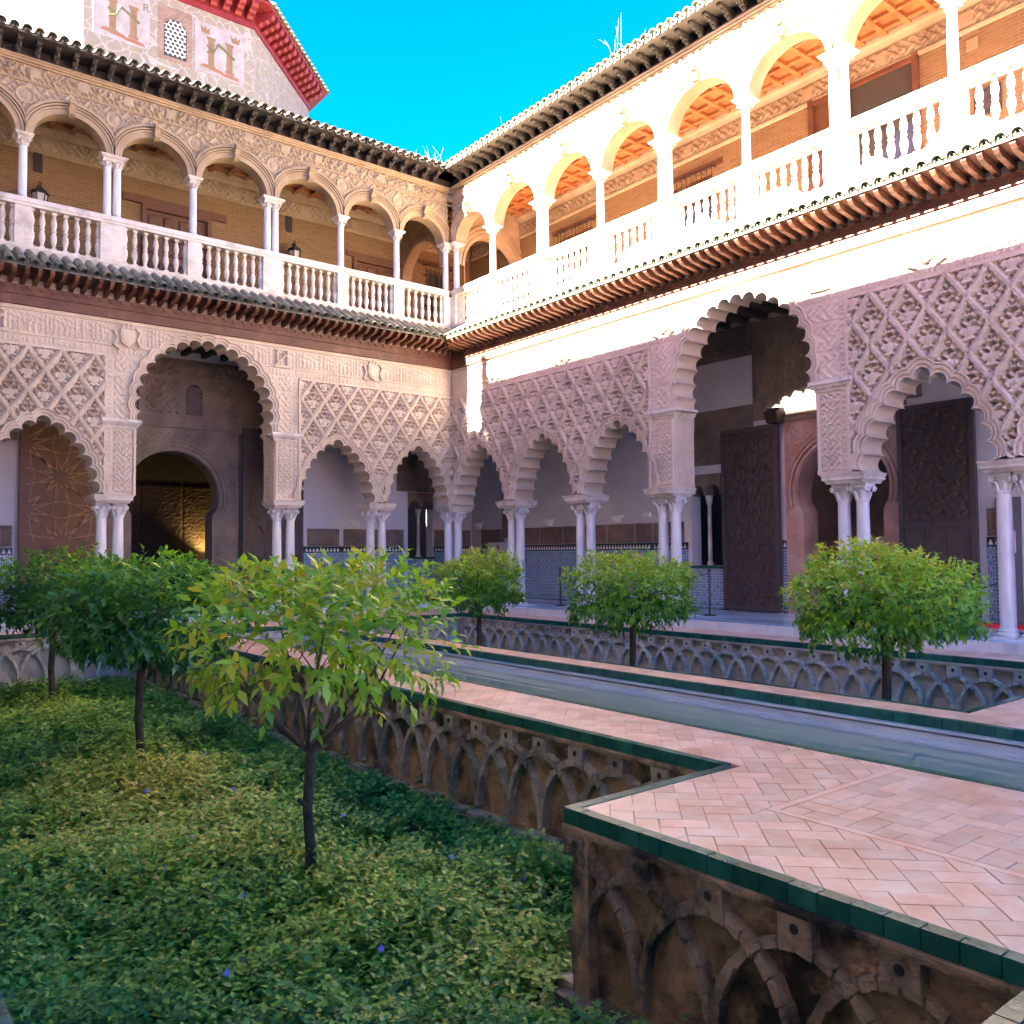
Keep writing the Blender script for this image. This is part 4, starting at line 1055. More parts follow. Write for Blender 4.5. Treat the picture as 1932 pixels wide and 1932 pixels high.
def mural(P, u0, z0, sc=1., crown=True):
    d = FY-.013
    cm = MB()
    for k, x in enumerate((.42, .95)):
        u = u0+x*sc
        for (wd, q0, q1) in ((.13, 0, .07), (.085, .07, .82), (.12, .82, .9)): cm.box(u-wd*sc, u+wd*sc, d-.006-.001*k, d, z0+.13+q0*sc, z0+.13+q1*sc)
    cm.build('painted_column', M['ochre'], P)
    rb = MB(); rb.tube([(u0+.3*sc, d-.01, z0+.75), (u0+.5*sc, d-.012, z0+.62), (u0+.62*sc, d-.012, z0+.88), (u0+.9*sc, d-.012, z0+.72), (u0+1.1*sc, d-.01, z0+.6)], .032, 6).tube([(u0+.5*sc, d-.012, z0+.62), (u0+.3*sc, d-.012, z0+.55)], .025, 5)
    rb.build('painted_ribbon', M['olive'], P)
    g = MB()
    for a, e, q in ((.1, .5, .12), (.35, .8, .08), (.7, 1.25, .03)): g.prof_d([(u0+a*sc, z0+q), (u0+e*sc, z0+q-.03), (u0+(e-.05)*sc, z0+q+.05), (u0+(a+e)/2*sc, z0+q+.09), (u0+(a+.08)*sc, z0+q+.07)], d-.004-a*.003, d)
    g.build('painted_ground', M['rust'], P)
    if crown:
        c = MB()
        for x in (.25, 1.12): c.prof_d([(u0+(x-.11)*sc, z0+1.08), (u0+(x+.11)*sc, z0+1.08), (u0+(x+.14)*sc, z0+1.28), (u0+(x+.05)*sc, z0+1.19), (u0+x*sc, z0+1.3), (u0+(x-.05)*sc, z0+1.19), (u0+(x-.14)*sc, z0+1.28)], d-.006, d)
        c.build('painted_crown', M['ochre'], P)
mural(pn, tu(-8.36), 15.05, .98, False); mural(pn2, tu(-5.78), 14.98, .98)
def text_mesh(name, s, size, m, parent, mtx):
    cu = bpy.data.curves.new(name, 'FONT'); cu.body = s; cu.size = size; cu.extrude = .002; cu.align_x = 'CENTER'
    o = bpy.data.objects.new(name, cu); COL.objects.link(o)
    me = bpy.data.meshes.new_from_object(o.evaluated_get(bpy.context.evaluated_depsgraph_get()))
    bpy.data.objects.remove(o); me.materials.clear(); me.materials.append(m)
    return inst(name, me, parent, mtx=mtx)
XZ = Matrix(((1, 0, 0, 0), (0, 0, -1, 0), (0, 1, 0, 0), (0, 0, 0, 1)))
text_mesh('lettering', 'R', .3, M['olive'], pn, Matrix.Translation((tu(-7.12), FY-.016, 16.05)) @ XZ)
fr = MB(); u0_, u1_ = tu(-6.70), tu(-6.0)
sur = relief(u0_-.1, u1_+.1, 14.92, 16.42, .025, lambda U, Z: .02*arab(U, Z, .13, 1.), FY-.012, M['stuccoD'], 'window_surround', lambda u, z: ~((np.abs(u-(u0_+u1_)/2) < .31) & (z > 15.05) & (z < 15.8+.3*np.sqrt(np.clip(1-((u-(u0_+u1_)/2)/.31)**2, 0, 1)))))
WN = inst('window_surround', sur, TW)
q = 12; uc = (u0_+u1_)/2
MB().prof_d([(uc-.31, 15.05), (uc+.31, 15.05)]+[(uc+.31*math.cos(PI*k/q), 15.8+.3*math.sin(PI*k/q)) for k in range(q+1)], FY-.008, FY).build('window_opening', M['iron'], WN)
jl = MB(); random.seed(3)
cells = [(uc+(i-2)*.125+(.06 if j % 2 else 0), 15.1+j*.108) for i in range(5) for j in range(10)]
for cx, cz in cells:
    pts = [(cx+.062*math.cos(2*PI*k/6), cz+.062*math.sin(2*PI*k/6)) for k in range(7)]
    for p, e in zip(pts[:-1], pts[1:]):
        ok = all(abs(v[0]-uc) < .31 and 15.05 < v[1] < 15.8+.3*math.sqrt(max(0, 1-((v[0]-uc)/.31)**2)) for v in (p, e))
        if ok: jl.tube([(p[0], FY-.016, p[1]), (e[0], FY-.016, e[1])], .011, 4)
jl.build('window_lattice', M['white'], WN)

# ------------------------------------------------------------------ ground, decks, pool
tag(MB().add([(-300, -300, -1.06), (300, -300, -1.06), (300, 300, -1.06), (-300, 300, -1.06)], [(0, 1, 2, 3)]).build('ground', M['soil']), kind='structure')
XE, XN, XF0, XF1, XB, XW = -8.52, -10.03, -5.78, -5.22, -1.25, -12.93      # garden / pool edges in x
YA, YB, YN, YS, YF, YP = -.75, -2.2, -15.68, -18.23, -15.85, -2.6
def deck(boxes):
    b = MB()
    for i, (x0, x1, y0, y1) in enumerate(boxes): b.box(x0, x1, y0, y1, -1.3, -.0062-.0003*i)
    o = b.build('deck', M['mortar']); o['kind'] = 'structure'; return o
D1 = deck([(XE+.1, -7.6, YN-.1, YA+.1), (XN+.1, -7.6, YS, YN-.1), (-13.9, -7.6, -34, YS-.1), (-13.9, XW-.1, YS-.1, -.1), (XW-.1, -5.2, YA+.1, -.1), (XE+.1, -5.2, YP+.02, YA+.1)])
D2 = deck([(XF0+.02, XF1-.1, YF, YB), (XF0+.02, XB+.1, -34, YF-.1)])
D3 = deck([(XB+.1, -.40, -34, -.1), (-5.2, XB+.1, YB+.1, -.1)])
EDGE = MB().box(-.0705, .0705, -.075, 0, -.085, .004)   # local: x along, y=0 is the outer face, -y inward
EDGE = EDGE.mesh('edge_tile', M['green'])
def edge(parent, p, q, nrm, lim):
    """glazed edging from p to q; nrm points out of the deck"""
    p, q, nrm = Vector(p), Vector(q), Vector(nrm); L = (q-p).length; n = int(L/.145); t = (q-p)/L
    ang = math.atan2(nrm.y, nrm.x)-PI/2
    ks = sorted(range(n), key=lambda k: (Vector((*(p+t*(k+.5)*L/n), 0))-Vector((CAM.x, CAM.y, 0))).length)
    mt = lambda k: Matrix.Translation((*(p+t*(k+.5)*L/n), random.uniform(-.0015, .0015))) @ Matrix.Rotation(ang, 4, 'Z') @ Matrix.Diagonal((L/n/.145*.99, 1, 1, 1))
    for k in ks[:lim]: inst('edge_tile', EDGE, parent, mtx=mt(k))
    if ks[lim:]:
        b = MB()
        for k in ks[lim:]:
            m_ = mt(k); b.add([m_ @ v.co for v in EDGE.vertices], [tuple(f.vertices) for f in EDGE.polygons])
        b.build('far_edge_tiles', M['green'], parent)['kind'] = 'stuff'
edge(D1, (XN, YN), (XN, YS), (-1, 0), 30); edge(D1, (XE, YN), (XN, YN), (0, 1), 20); edge(D1, (XE, YA), (XE, YN), (-1, 0), 75)
edge(D1, (XN+.0, YS), (XW, YS), (0, 1), 25); edge(D1, (XW, YS), (XW, YA), (1, 0), 20); edge(D1, (XW, YA), (XE, YA), (0, -1), 40); edge(D1, (-7.58, -20), (-7.58, YP), (1, 0), 80)
edge(D2, (XF0, -20), (XF0, YP), (-1, 0), 110); edge(D2, (XF1, YF), (XF1, YB), (1, 0), 80); edge(D2, (XF1, YF), (XB, YF), (0, 1), 28)
edge(D3, (XB, YF), (XB, YB), (-1, 0), 100); edge(D3, (XB, YB), (XF1, YB), (0, -1), 30)
edge(D1, (-7.58, YP), (XF0, YP), (0, -1), 10)

def clip_rect(poly, r):
    x0, x1, y0, y1 = r
    for ax, val, sgn in ((0, x0, 1), (0, x1, -1), (1, y0, 1), (1, y1, -1)):
        out = []
        for i in range(len(poly)):
            a, b = poly[i-1], poly[i]; da, db = (a[ax]-val)*sgn, (b[ax]-val)*sgn
            if da >= 0 and db >= 0: out.append(b)
            elif da >= 0 or db >= 0:
                t = da/(da-db); p = (a[0]+(b[0]-a[0])*t, a[1]+(b[1]-a[1])*t); out.append(p)
                if db >= 0: out.append(b)
        poly = out
        if len(poly) < 3: return []
    return poly
def area(p): return abs(sum(p[i-1][0]*p[i][1]-p[i][0]*p[i-1][1] for i in range(len(p))))/2
TW_ = .134
def tile_poly(mb, poly, z, inset=.0026):
    c = (sum(p[0] for p in poly)/len(poly), sum(p[1] for p in poly)/len(poly))
    def shrink(k):
        out = []
        for p in poly:
            v = Vector((p[0]-c[0], p[1]-c[1])); l = v.length; out.append((c[0]+v.x*(1-k/max(l, .01)), c[1]+v.y*(1-k/max(l, .01))))
        return out
    a, b = shrink(inset), shrink(inset+.003); n = len(poly)
    mb.add([(x, y, z-.02) for x, y in a]+[(x, y, z-.003) for x, y in a]+[(x, y, z) for x, y in b],
           [(i, (i+1) % n, n+(i+1) % n, n+i) for i in range(n)]+[(n+i, n+(i+1) % n, 2*n+(i+1) % n, 2*n+i) for i in range(n)]+[tuple(2*n+i for i in range(n))])
def herring(parent, rects, ang, org, lim):
    ca, sa = math.cos(ang), math.sin(ang); pieces = []
    x0, x1 = min(r[0] for r in rects), max(r[1] for r in rects); y0, y1 = min(r[2] for r in rects), max(r[3] for r in rects)
    cx, cy = (x0+x1)/2, (y0+y1)/2; R = math.hypot(x1-x0, y1-y0)/2
    lx, ly = ((cx-org[0])*ca+(cy-org[1])*sa)/TW_, (-(cx-org[0])*sa+(cy-org[1])*ca)/TW_
    n = int(R/TW_)+3
    for j in range(int(ly)-n, int(ly)+n):
        for m_ in range((int(lx)-n-j)//4-1, (int(lx)+n-j)//4+2):
            for (bx, by, wx, wy) in ((j+4*m_, j, 2, 1), (j+4*m_+3, j, 1, 2)):
                loc = [(bx, by), (bx+wx, by), (bx+wx, by+wy), (bx, by+wy)]
                P = [(org[0]+(a*ca-b*sa)*TW_, org[1]+(a*sa+b*ca)*TW_) for a, b in loc]
                full = area(P); got = [c for c in (clip_rect(P, r) for r in rects) if len(c) > 2 and area(c) > 2e-4]
                if not got: continue
                if sum(area(c) for c in got) > full*.985: pieces.append((P, True, wx == 2))
                else: pieces += [(c, False, wx == 2) for c in got]
    pieces.sort(key=lambda p: math.hypot(p[0][0][0]-CAM.x-1.5, p[0][0][1]-CAM.y-1.2))
    b0 = MB(); tile_poly(b0, [(-TW_, -TW_/2), (TW_, -TW_/2), (TW_, TW_/2), (-TW_, TW_/2)], 0); me = b0.mesh('floor_tile', M['terr'])
    vis = 0; rest = []; far = MB(); tint = []
    for P, fl, hz in pieces:
        c = (sum(p[0] for p in P)/len(P), sum(p[1] for p in P)/len(P)); dz = random.uniform(-.0012, .0012)
        v = Vector((c[0], c[1], 0))-CAM; z = v.dot(fw)
        seen = z > .5 and abs(v.dot(rr)/z) < .62 and v.dot(uu)/z > -.62
        if seen and vis < lim:
            vis += 1
            if fl: inst('floor_tile', me, parent, mtx=Matrix.Translation((c[0], c[1], dz)) @ Matrix.Rotation(ang+(0 if hz else PI/2)+random.uniform(-.004, .004), 4, 'Z') @ Matrix.Rotation(random.uniform(-.004, .004), 4, 'X'))
            else: mb = MB(); tile_poly(mb, P, dz); mb.build('floor_tile', M['terr'], parent)
        else:
            n0 = len(far.v); tile_poly(far, P, dz); tint += [random.random()]*(len(far.v)-n0)
    if far.v:
        m_ = far.mesh('far_floor_tiles', M['terr']); at = m_.color_attributes.new('tint', 'FLOAT_COLOR', 'POINT')
        at.data.foreach_set('color', np.repeat(np.array(tint, np.float32), 4)); inst('far_floor_tiles', m_, parent)['kind'] = 'stuff'
SX, SY = -9.13, -16.49
e = .079
herring(D1, [(XE+e, -7.58-e, YN-e, YP+e+.08), (XN+e, -7.58-e, SY+.03, YN-e), (XN+e, SX-.03, YS-e, SY+.03), (XN+e, SX-.03, -18.9, YS-e)], PI/4, (-9.96, -17.70), 210)
herring(D1, [(SX+.03, -7.58-e, -20.5, SY-.03), ], 0, (SX+.03, SY-.03), 70)
herring(D1, [(-13.4, XN+e, -20.5, YS-e)], PI/4, (-9.96, -17.70), 10)
herring(D1, [(XW+.1-.9, XE+.1, YA+e, -.12), (XE+.1, -5.2, YP+e, -.12)], PI/4, (-9, -1), 0)
bl = MB().box(SX-.026, SX+.026, -20.5, SY+.026, -.02, .0005).box(SX+.026, -7.58-e, SY-.026, SY+.026, -.02, .0003).build('border_strip', M['terr'], D1)
herring(D2, [(XF0+e, XF1-e, YF-e, YB-.1), (XF0+e, XB, -19.5, YF-e)], PI/4, (-5.5, -10), 297)
herring(D3, [(XB+e, -.42, -19, YB+e), (-5.2, -.42, YB+e, -.12)], PI/4, (-.9, -10), 297)
# arcade step: marble blocks
for k in range(15):
    y = -1.-k*1.14; inst('step_block', MB().box(-.43+.002*(k % 2), -.36, y-1.135, y, -.02, .152).mesh('step_block', M['marble']), D3)
# pool
tag(MB().add([(-7.60, -34, -.23), (XF0+.1, -34, -.23), (XF0+.1, YP, -.23), (-7.60, YP, -.23)], [(0, 1, 2, 3)]).build('water', M['water']), kind='structure')
M['poolm'] = mat('pool_marble', (.55, .58, .62), (.45, .48, .53), .35, 4)
b = MB().box(-7.66, XF0+.12, -34, YP+.1, -1.2, -.6)
b.box(XF0-.045, XF0+.05, -34, YP, -.112, -.088).box(XF0+.02, XF0+.1, -34, YP, -.6, -.112)
b.prof_u([(0, 0), (0, 0.001), (.001, 0)], 0, .001)
PB = b.build('pool_basin', M['poolm']); PB['kind'] = 'structure'
led = MB()
for (x0, x1, z0, z1) in ((XF0-.02, XF0+.03, -.175, -.132), (XF0-.06, XF0+.03, -.205, -.175), (XF0-.10, XF0+.03, -.30, -.2052)): led.box(x0, x1, -34, YP, z0, z1)
led.box(-7.66, -7.585, -34, YP, -.6, -.086)
led.build('pool_ledge', M['poolm'], PB)

# ------------------------------------------------------------------ garden walls with interlaced arches
def garden_wall(loc, rz, u0, u1, label, wm, rm, p=.466, phase=0., fine=True, nst=9, rough=.004):
    W = tag(empty('garden_wall', loc, rz), label, 'garden wall', 'sunken garden walls')
    hb = lambda U, Z: .012*np.sin(U*9+3*np.sin(Z*7))*np.sin(Z*11+U*3)+rng.normal(0, .0035, U.shape)
    inst('wall_face', relief(u0, u1, -1.1, -.1, .05 if fine else .2, hb, .075, wm, 'wall_face', edge=False), W)
    MB().box(u0, u1, .078, .2, -1.3, -.088).build('wall_core', wm, W)
    MB().box(u0, u1, 0, .12, -.135, -.086).box(u0, u1, -.012, .02, -.115, -.095).build('coping', wm, W)
    ft = MB(); k = u0
    while k < u1:
        w_ = random.uniform(.18, .4); e_ = min(k+w_, u1); dd = random.uniform(.03, .09); ft.box(k, e_-.01, -dd, .07, -1.12, -1.0+random.uniform(-.03, .03)); k = e_
    ft.build('footing', rm, W)['kind'] = 'stuff'
    n0, n1 = int(math.floor((u0-phase)/p)), int(math.ceil((u1-phase)/p))
    h, s = .66, -.93
    blk = MB(); ns = 0
    lc = Matrix.Translation(loc) @ Matrix.Rotation(rz, 4, 'Z')
    for k in sorted(range(n0, n1+1), key=lambda k: (lc @ Vector((phase+k*p, 0, -.5))-CAM).length):
        c = phase+k*p
        if u0+.08 < c < u1-.08:
            B_ = MB().box(c-.085, c+.085, .0, .076, -.262, -.1355).mesh('keystone_block', rm)
            K = inst('keystone_block', B_, W)
            if fine:
                hm = MB(); n = 10
                hm.add([(c+.024*math.cos(2*PI*i/n), -.002, -.19+.024*math.sin(2*PI*i/n)) for i in range(n)]+[(c, .0, -.19)], [tuple(range(n))]); hm.build('drain_hole', M['iron'], K)
        # stones of the arch centred on c
        for i in range(nst):
            a0, a1 = PI-PI*i/nst, PI-PI*(i+1)/nst; ps = []
            for a, o in ((a0-.0015, .028), (a1+.0015, .028), (a1+.0015, -.026), (a0-.0015, -.026)):
                jit = random.uniform(-rough, rough)
                ps.append((c+(p+o+jit)*math.cos(a), s+(h+o+jit)*math.sin(a)))
            if min(q_[0] for q_ in ps) < u0 or max(q_[0] for q_ in ps) > u1: continue
            dd = .004+random.uniform(-.006, .006)-rough*.6*random.random()
            own = fine and ns < 292; ns += 1
            tgt = MB() if own else blk
            n = len(ps); cx = sum(q_[0] for q_ in ps)/4; cz = sum(q_[1] for q_ in ps)/4
            f2 = [(cx+(x-cx)*.86, cz+(z-cz)*.97) for x, z in ps]
            tgt.add([(x, .08, z) for x, z in ps]+[(x, dd+.022, z) for x, z in ps]+[(x, dd, z) for x, z in f2],
                    [(i_, (i_+1) % 4, 4+(i_+1) % 4, 4+i_) for i_ in range(4)]+[(4+i_, 4+(i_+1) % 4, 8+(i_+1) % 4, 8+i_) for i_ in range(4)]+[(8, 9, 10, 11)])
            if own: tgt.build('arch_stone', rm, W)
    if blk.v: blk.build('arch_stones', rm, W)['kind'] = 'stuff'
    return W
garden_wall((XN, 0, 0), -PI/2, -YN, -YS, 'mould-blackened garden wall with rough arches under the nearest terracotta corner', M['wallmould'], M['ribmould'], .48, 16.25, True, 16, .007)
garden_wall((XE, 0, 0), -PI/2, -YA, -YN, 'long tan garden wall of interlaced arches running beside the pool path behind the near trees', M['wallstone'], M['ribstone'], .466, 13.21, True, 14, .005)
garden_wall((XB, 0, 0), -PI/2, -YB, -YF, 'pale grey garden wall of interlaced arches below the right marble arcade', M['wallpale'], M['ribpale'], .4275, 9.68, True, 14, .003)
garden_wall((0, YA, 0), 0, XW, XE, 'weathered end wall of the near garden behind the darkest orange tree at far left', M['wallpale'], M['ribpale'], .46, -11.0, True, 14, .004)
garden_wall((0, YB, 0), 0, XF1, XB, 'short end wall of the garden beyond the pool, nearest the courtyard corner', M['wallpale'], M['ribpale'], .46, -3.0, True, 9, .006)
garden_wall((0, YN, 0), PI, -XE, -XN, 'hidden return wall of the near garden turning the terracotta corner', M['wallstone'], M['ribstone'], .46, 9.2, False)
garden_wall((0, YS, 0), PI, -XN, -XW, 'garden wall under the path where the viewer stands', M['wallstone'], M['ribstone'], .46, 11.4, False)
garden_wall((XW, 0, 0), PI/2, YS, YA, 'garden wall along the left edge of the near garden', M['wallstone'], M['ribstone'], .46, -10, False)
garden_wall((XF1, 0, 0), PI/2, YF, YB, 'garden wall below the far pool path facing the right arcade', M['wallpale'], M['ribpale'], .46, -10, False)
garden_wall((0, YF, 0), PI, -XB, -XF1, 'garden wall closing the far garden at the cross path', M['wallpale'], M['ribpale'], .46, 3, False)

# ------------------------------------------------------------------ ground cover
def leaf_arrays(P, D, N, L, wr, tint, curl=.06, droop=.14):
    D = D/np.linalg.norm(D, axis=1, keepdims=True); S = np.cross(D, N); S /= np.linalg.norm(S, axis=1, keepdims=True)+1e-9; N = np.cross(S, D)
    L = L[:, None]; wv = S*L*wr/2
    V = np.stack([P, P+D*L*.42-wv+N*L*curl, P+D*L*.5, P+D*L*.42+wv+N*L*curl, P+D*L-N*L*droop], 1).reshape(-1, 3)
    i = np.arange(len(P))[:, None]*5
    Q = np.concatenate([i+np.array([[0, 2, 4, 1]]), i+np.array([[0, 3, 4, 2]])], 0)
    return V, Q, np.repeat(tint, 5)
def wav(x, y, f, s):
    return (np.sin(x*f+s)+np.sin(y*f*1.13+2*s)+np.sin((x+y)*f*.71+3*s)+np.sin((x-y)*f*.83+s*5))/4
def cover(name, n, area_fn, x0, x1, y0, y1, near, label):
    x = rng.uniform(x0, x1, n*3); y = rng.uniform(y0, y1, n*3)
    R = np.hypot(x-CAM.x, y-CAM.y)
    if near:
        pr = np.clip(5.0/R, .18, 1)*np.clip((R < 30), 0, 1); ok = rng.uniform(0, 1, n*3) < pr
    else: ok = np.ones(n*3, bool)
    ok &= area_fn(x, y); x, y, R = x[ok][:n], y[ok][:n], R[ok][:n]; n = len(x)
    size = .06+.0016*np.clip(R-4, 0, 16)
    hgt = np.clip(.15+.13*wav(x, y, 2.3, 1.)+.11*wav(x, y, 5.5, 2.)+.07*wav(x, y, 11., 1.), .03, .5)*rng.uniform(.5, 1.3, n)+.03
    base = .50+.24*wav(x, y, 1.1, .3)+.14*wav(x, y, 3.7, 2.)+.30*np.exp(-((x+11.0)**2/1.6+(y+10.2)**2/6))  # Gaussian term paints a pool of light into the leaf tint
    a0 = rng.uniform(0, 2*PI, n); lean = rng.normal(0, .25, (n, 2))
    Vs, Qs, Ts = [], [], []; off = 0
    for k in range(4):
        f = (k+1.2)/4.2
        for side in (0, 1):
            a = a0+(k % 2)*PI/2+side*PI+rng.normal(0, .35, n)
            P = np.stack([x+lean[:, 0]*hgt*f, y+lean[:, 1]*hgt*f, -1.06+hgt*f], 1)
            up = rng.normal(.22+.25*(k == 3), .3, n)
            D = np.stack([np.cos(a), np.sin(a), up], 1); N = np.stack([rng.normal(0, .3, n), rng.normal(0, .3, n), np.ones(n)], 1)
            L = size*(1.15-.12*k)*rng.uniform(.7, 1.3, n)
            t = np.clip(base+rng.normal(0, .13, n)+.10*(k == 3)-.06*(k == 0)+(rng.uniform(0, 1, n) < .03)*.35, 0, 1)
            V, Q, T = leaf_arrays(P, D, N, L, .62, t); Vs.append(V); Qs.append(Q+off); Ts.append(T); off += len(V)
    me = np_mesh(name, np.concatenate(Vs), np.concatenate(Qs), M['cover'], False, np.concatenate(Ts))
    o = inst(name, me); o['kind'] = 'stuff'; o['label'] = label; return o
def near_area(x, y):
    k = (x > XW+.05) & (x < XE-.05) & (y < YA-.1) & (y > YS+.05) & ~((x > XN-.06) & (y < YN+.05))
    edge_ = np.where(y > YN, XE-x, XN-x)
    k &= (edge_ > .10+.22*np.clip(.6+wav(x, y, 2.1, 4.), 0, 1)) | (rng.uniform(0, 1, x.shape) < .12)
    bare = np.hypot(x+10.35, (y+17.1)*.8) < .28; k &= ~bare | (rng.uniform(0, 1, x.shape) < .15)
    return k
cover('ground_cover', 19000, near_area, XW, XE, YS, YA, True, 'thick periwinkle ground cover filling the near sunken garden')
cover('ground_cover', 3500, lambda x, y: (x > XF1+.1) & (x < XB-.1), XF1, XB, YF, YB, False, 'low ground cover in the sunken garden beyond the pool')
# periwinkle flowers
fb = MB()
for k in range(5):
    a = 2*PI*k/5; c, s = math.cos(a), math.sin(a)
    fb.add([(0, 0, 0), (.012*c-.009*s, .012*s+.009*c, .004), (.026*c-.006*s, .026*s+.006*c, .002), (.026*c+.009*s, .026*s-.009*c, .001), (.012*c+.006*s, .012*s-.006*c, .004)], [(0, 1, 2, 3, 4)])
fb.tube([(0, 0, -.09), (0, 0, -.003)], .003, 4)
FL = fb.mesh('periwinkle_flower', M['purple'])
for (x, y) in ((-11.15, -13.6), (-11.0, -12.1), (-11.62, -14.6), (-10.9, -10.4), (-10.2, -10.9), (-9.75, -12.4), (-9.6, -13.9), (-9.45, -14.6), (-10.8, -14.9), (-9.9, -9.2), (-11.4, -12.7), (-10.35, -15.2)):
    o = inst('periwinkle_flower', FL, None, mtx=Matrix.Translation((x, y, -.86)) @ Matrix.Rotation(random.uniform(.3, .9), 4, (1, -.6, 0)) @ Matrix.Scale(.8, 4))
    tag(o, 'small violet five petalled periwinkle flower among the ground cover', 'flower', 'violet flowers in the ground cover')
# fallen twigs / dry stems
for i, pts in enumerate((((-12.35, -15.7, -.9), (-12.3, -15.6, -.84), (-12.22, -15.55, -.86), (-12.15, -15.35, -.9)),)):
    tag(MB().tube(pts, .004, 5).build('dry_stem', M['straw']), 'pale dry stem lying over the ground cover at lower left', 'stem')

# ------------------------------------------------------------------ orange trees
def tree(label, x, y, zb, zlo, ztop, rad, seed, nleaf, L, t0, trunk_r, sparse=0., stretch=1., lean=0., cdx=0., zg=-1.06):
    g = np.random.default_rng(seed); rs = random.Random(seed)
    T = tag(empty('orange_tree', (x, y, zg)), label, 'tree', 'small clipped orange trees')
    cz = (zlo+ztop)/2-zg; rz = (ztop-zlo)/2
    b = MB(); fork = zlo-zg+.10*rz-(.28 if sparse else 0)
    b.tube([(0, 0, -.05), (.012, .0, .25), (-.015+lean*.3, .01, .6), (.01+lean, 0, fork)], [trunk_r*1.25, trunk_r, trunk_r*.92, trunk_r*.95], 9)
    if sparse: b.tube([(-.03, -.0, fork-.42), (-.09, .02, fork-.37)], [trunk_r*.6, trunk_r*.35], 7)
    tips = []
    for k in range(8):
        a = 2*PI*k/8+rs.uniform(-.3, .3); r1 = rad*rs.uniform(.28, .4); r2 = rad*rs.uniform(.6, .82)
        z1 = fork+rz*rs.uniform(.25, .55); z2 = cz+rz*rs.uniform(-.35, .55)
        p1 = (lean+cdx*.4+r1*math.cos(a), r1*math.sin(a), z1); p2 = (lean+cdx+r2*math.cos(a+.2), r2*math.sin(a+.2), z2)
        b.tube([(lean, 0, fork-.03), p1, p2], [trunk_r*.55, trunk_r*.32, trunk_r*.12], 6)
        for j in range(4):
            f = rs.uniform(.2, 1); q = Vector(p1).lerp(Vector(p2), f); e_ = q+Vector((rs.uniform(-.3, .3), rs.uniform(-.3, .3), rs.uniform(-.2, .3)))*rad
            b.tube([q, (q+e_)/2+Vector((0, 0, .03)), e_], [trunk_r*.16, trunk_r*.1, trunk_r*.05], 4)
    b.build('trunk', M['bark'], T, True)
    # twigs with leaves
    ntw = nleaf//7; P, D, N = [], [], []; TI = []
    for i in range(ntw):
        v = g.normal(size=3); v /= np.linalg.norm(v)
        if v[2] < -.55: v[2] *= .5; v /= np.linalg.norm(v)
        n_ = 1+.10*math.sin(3*v[0]+seed)+.09*math.sin(5*v[1]+2*seed)+.07*math.sin(7*v[2]+seed+4*v[0])
        f = (g.uniform(.25, 1) if i % 3 == 0 else g.uniform(.8, 1.0))*n_
        flat = np.sign(v[2])*abs(v[2])**.8
        c = np.array([v[0]*rad*stretch*f+lean+cdx, v[1]*rad*f, cz+flat*rz*f])
        if sparse and v[2] < .1 and g.uniform() < sparse: continue
        ax = v*np.array([1, 1, .8])+np.array([0, 0, (.42+.5*(v[2] > .3)*(sparse > 0)) if v[2] > -.2 else -.25])+g.normal(0, .35, 3); ax /= np.linalg.norm(ax)
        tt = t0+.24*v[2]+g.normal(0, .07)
        for k in range(7):
            s_ = k/6.; pos = c+ax*(s_-.4)*.17*(L/.1)
            a = 2.4*k+g.uniform(0, 1); q = np.cross(ax, [.3, .2, .9]); q /= np.linalg.norm(q)+1e-9; w2 = np.cross(ax, q)
            dr = ax*(.35+.5*s_)+(q*math.cos(a)+w2*math.sin(a))*.8+np.array([0, 0, -.05 if v[2] > .1 else (-.3 if v[2] > -.3 else -.65)])
            P.append(pos); D.append(dr); N.append(np.array([0, 0, 1.])+.6*v+g.normal(0, .35, 3))
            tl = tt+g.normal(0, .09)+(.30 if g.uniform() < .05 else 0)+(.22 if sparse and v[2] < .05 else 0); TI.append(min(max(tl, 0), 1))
    P, D, N, TI = map(np.array, (P, D, N, TI)); Ls = L*g.uniform(.65, 1.25, len(P))
    # the 300 leaves that show largest become objects of their own
    wp = P+np.array([x, y, zg]); cv = np.array(CAM)-np.array([x, y, zg+cz]); cv /= np.linalg.norm(cv)
    score = (P-np.array([lean+cdx, 0, cz]))@cv+g.uniform(0, .15, len(P)); idx = np.argsort(-score); own, rest = idx[:300], idx[300:]
    V, Q, TT = leaf_arrays(P[rest], D[rest], N[rest], Ls[rest], .44, TI[rest])
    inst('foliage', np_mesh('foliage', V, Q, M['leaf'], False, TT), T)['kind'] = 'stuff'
    var = []
    for k in range(10):
        one = np.array([[0., 0, 0]]); V, Q, TT = leaf_arrays(one, np.array([[0, 1., 0]]), np.array([[0, 0, 1.]]), np.array([1.]), .44, np.array([min(1, max(0, np.quantile(TI, (k+.5)/10)))]))
        var.append(np_mesh('leaf', V, Q, M['leaf'], False, TT))
    qs = np.quantile(TI, np.arange(1, 10)/10)
    for i in own:
        d_ = Vector(D[i]).normalized(); s_ = d_.cross(Vector(N[i])).normalized(); n_ = s_.cross(d_); l = float(Ls[i])
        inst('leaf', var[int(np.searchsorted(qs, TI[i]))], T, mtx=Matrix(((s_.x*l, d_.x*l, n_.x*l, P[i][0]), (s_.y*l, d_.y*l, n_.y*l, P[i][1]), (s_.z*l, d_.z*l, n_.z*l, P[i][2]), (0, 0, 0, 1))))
    return T
tree('nearest orange tree, yellow-green and thin below with drooping yellow leaves', -10.48, -13.25, 0, .2, 1.45, .98, 11, 3600, .125, .62, .042, .6, cdx=.08)
tree('dark green orange tree in the middle of the near garden row', -10.45, -8.5, 0, .10, 1.46, 1.02, 12, 6600, .12, .34, .05)  # low leaf tint puts the shade on this tree into its colour
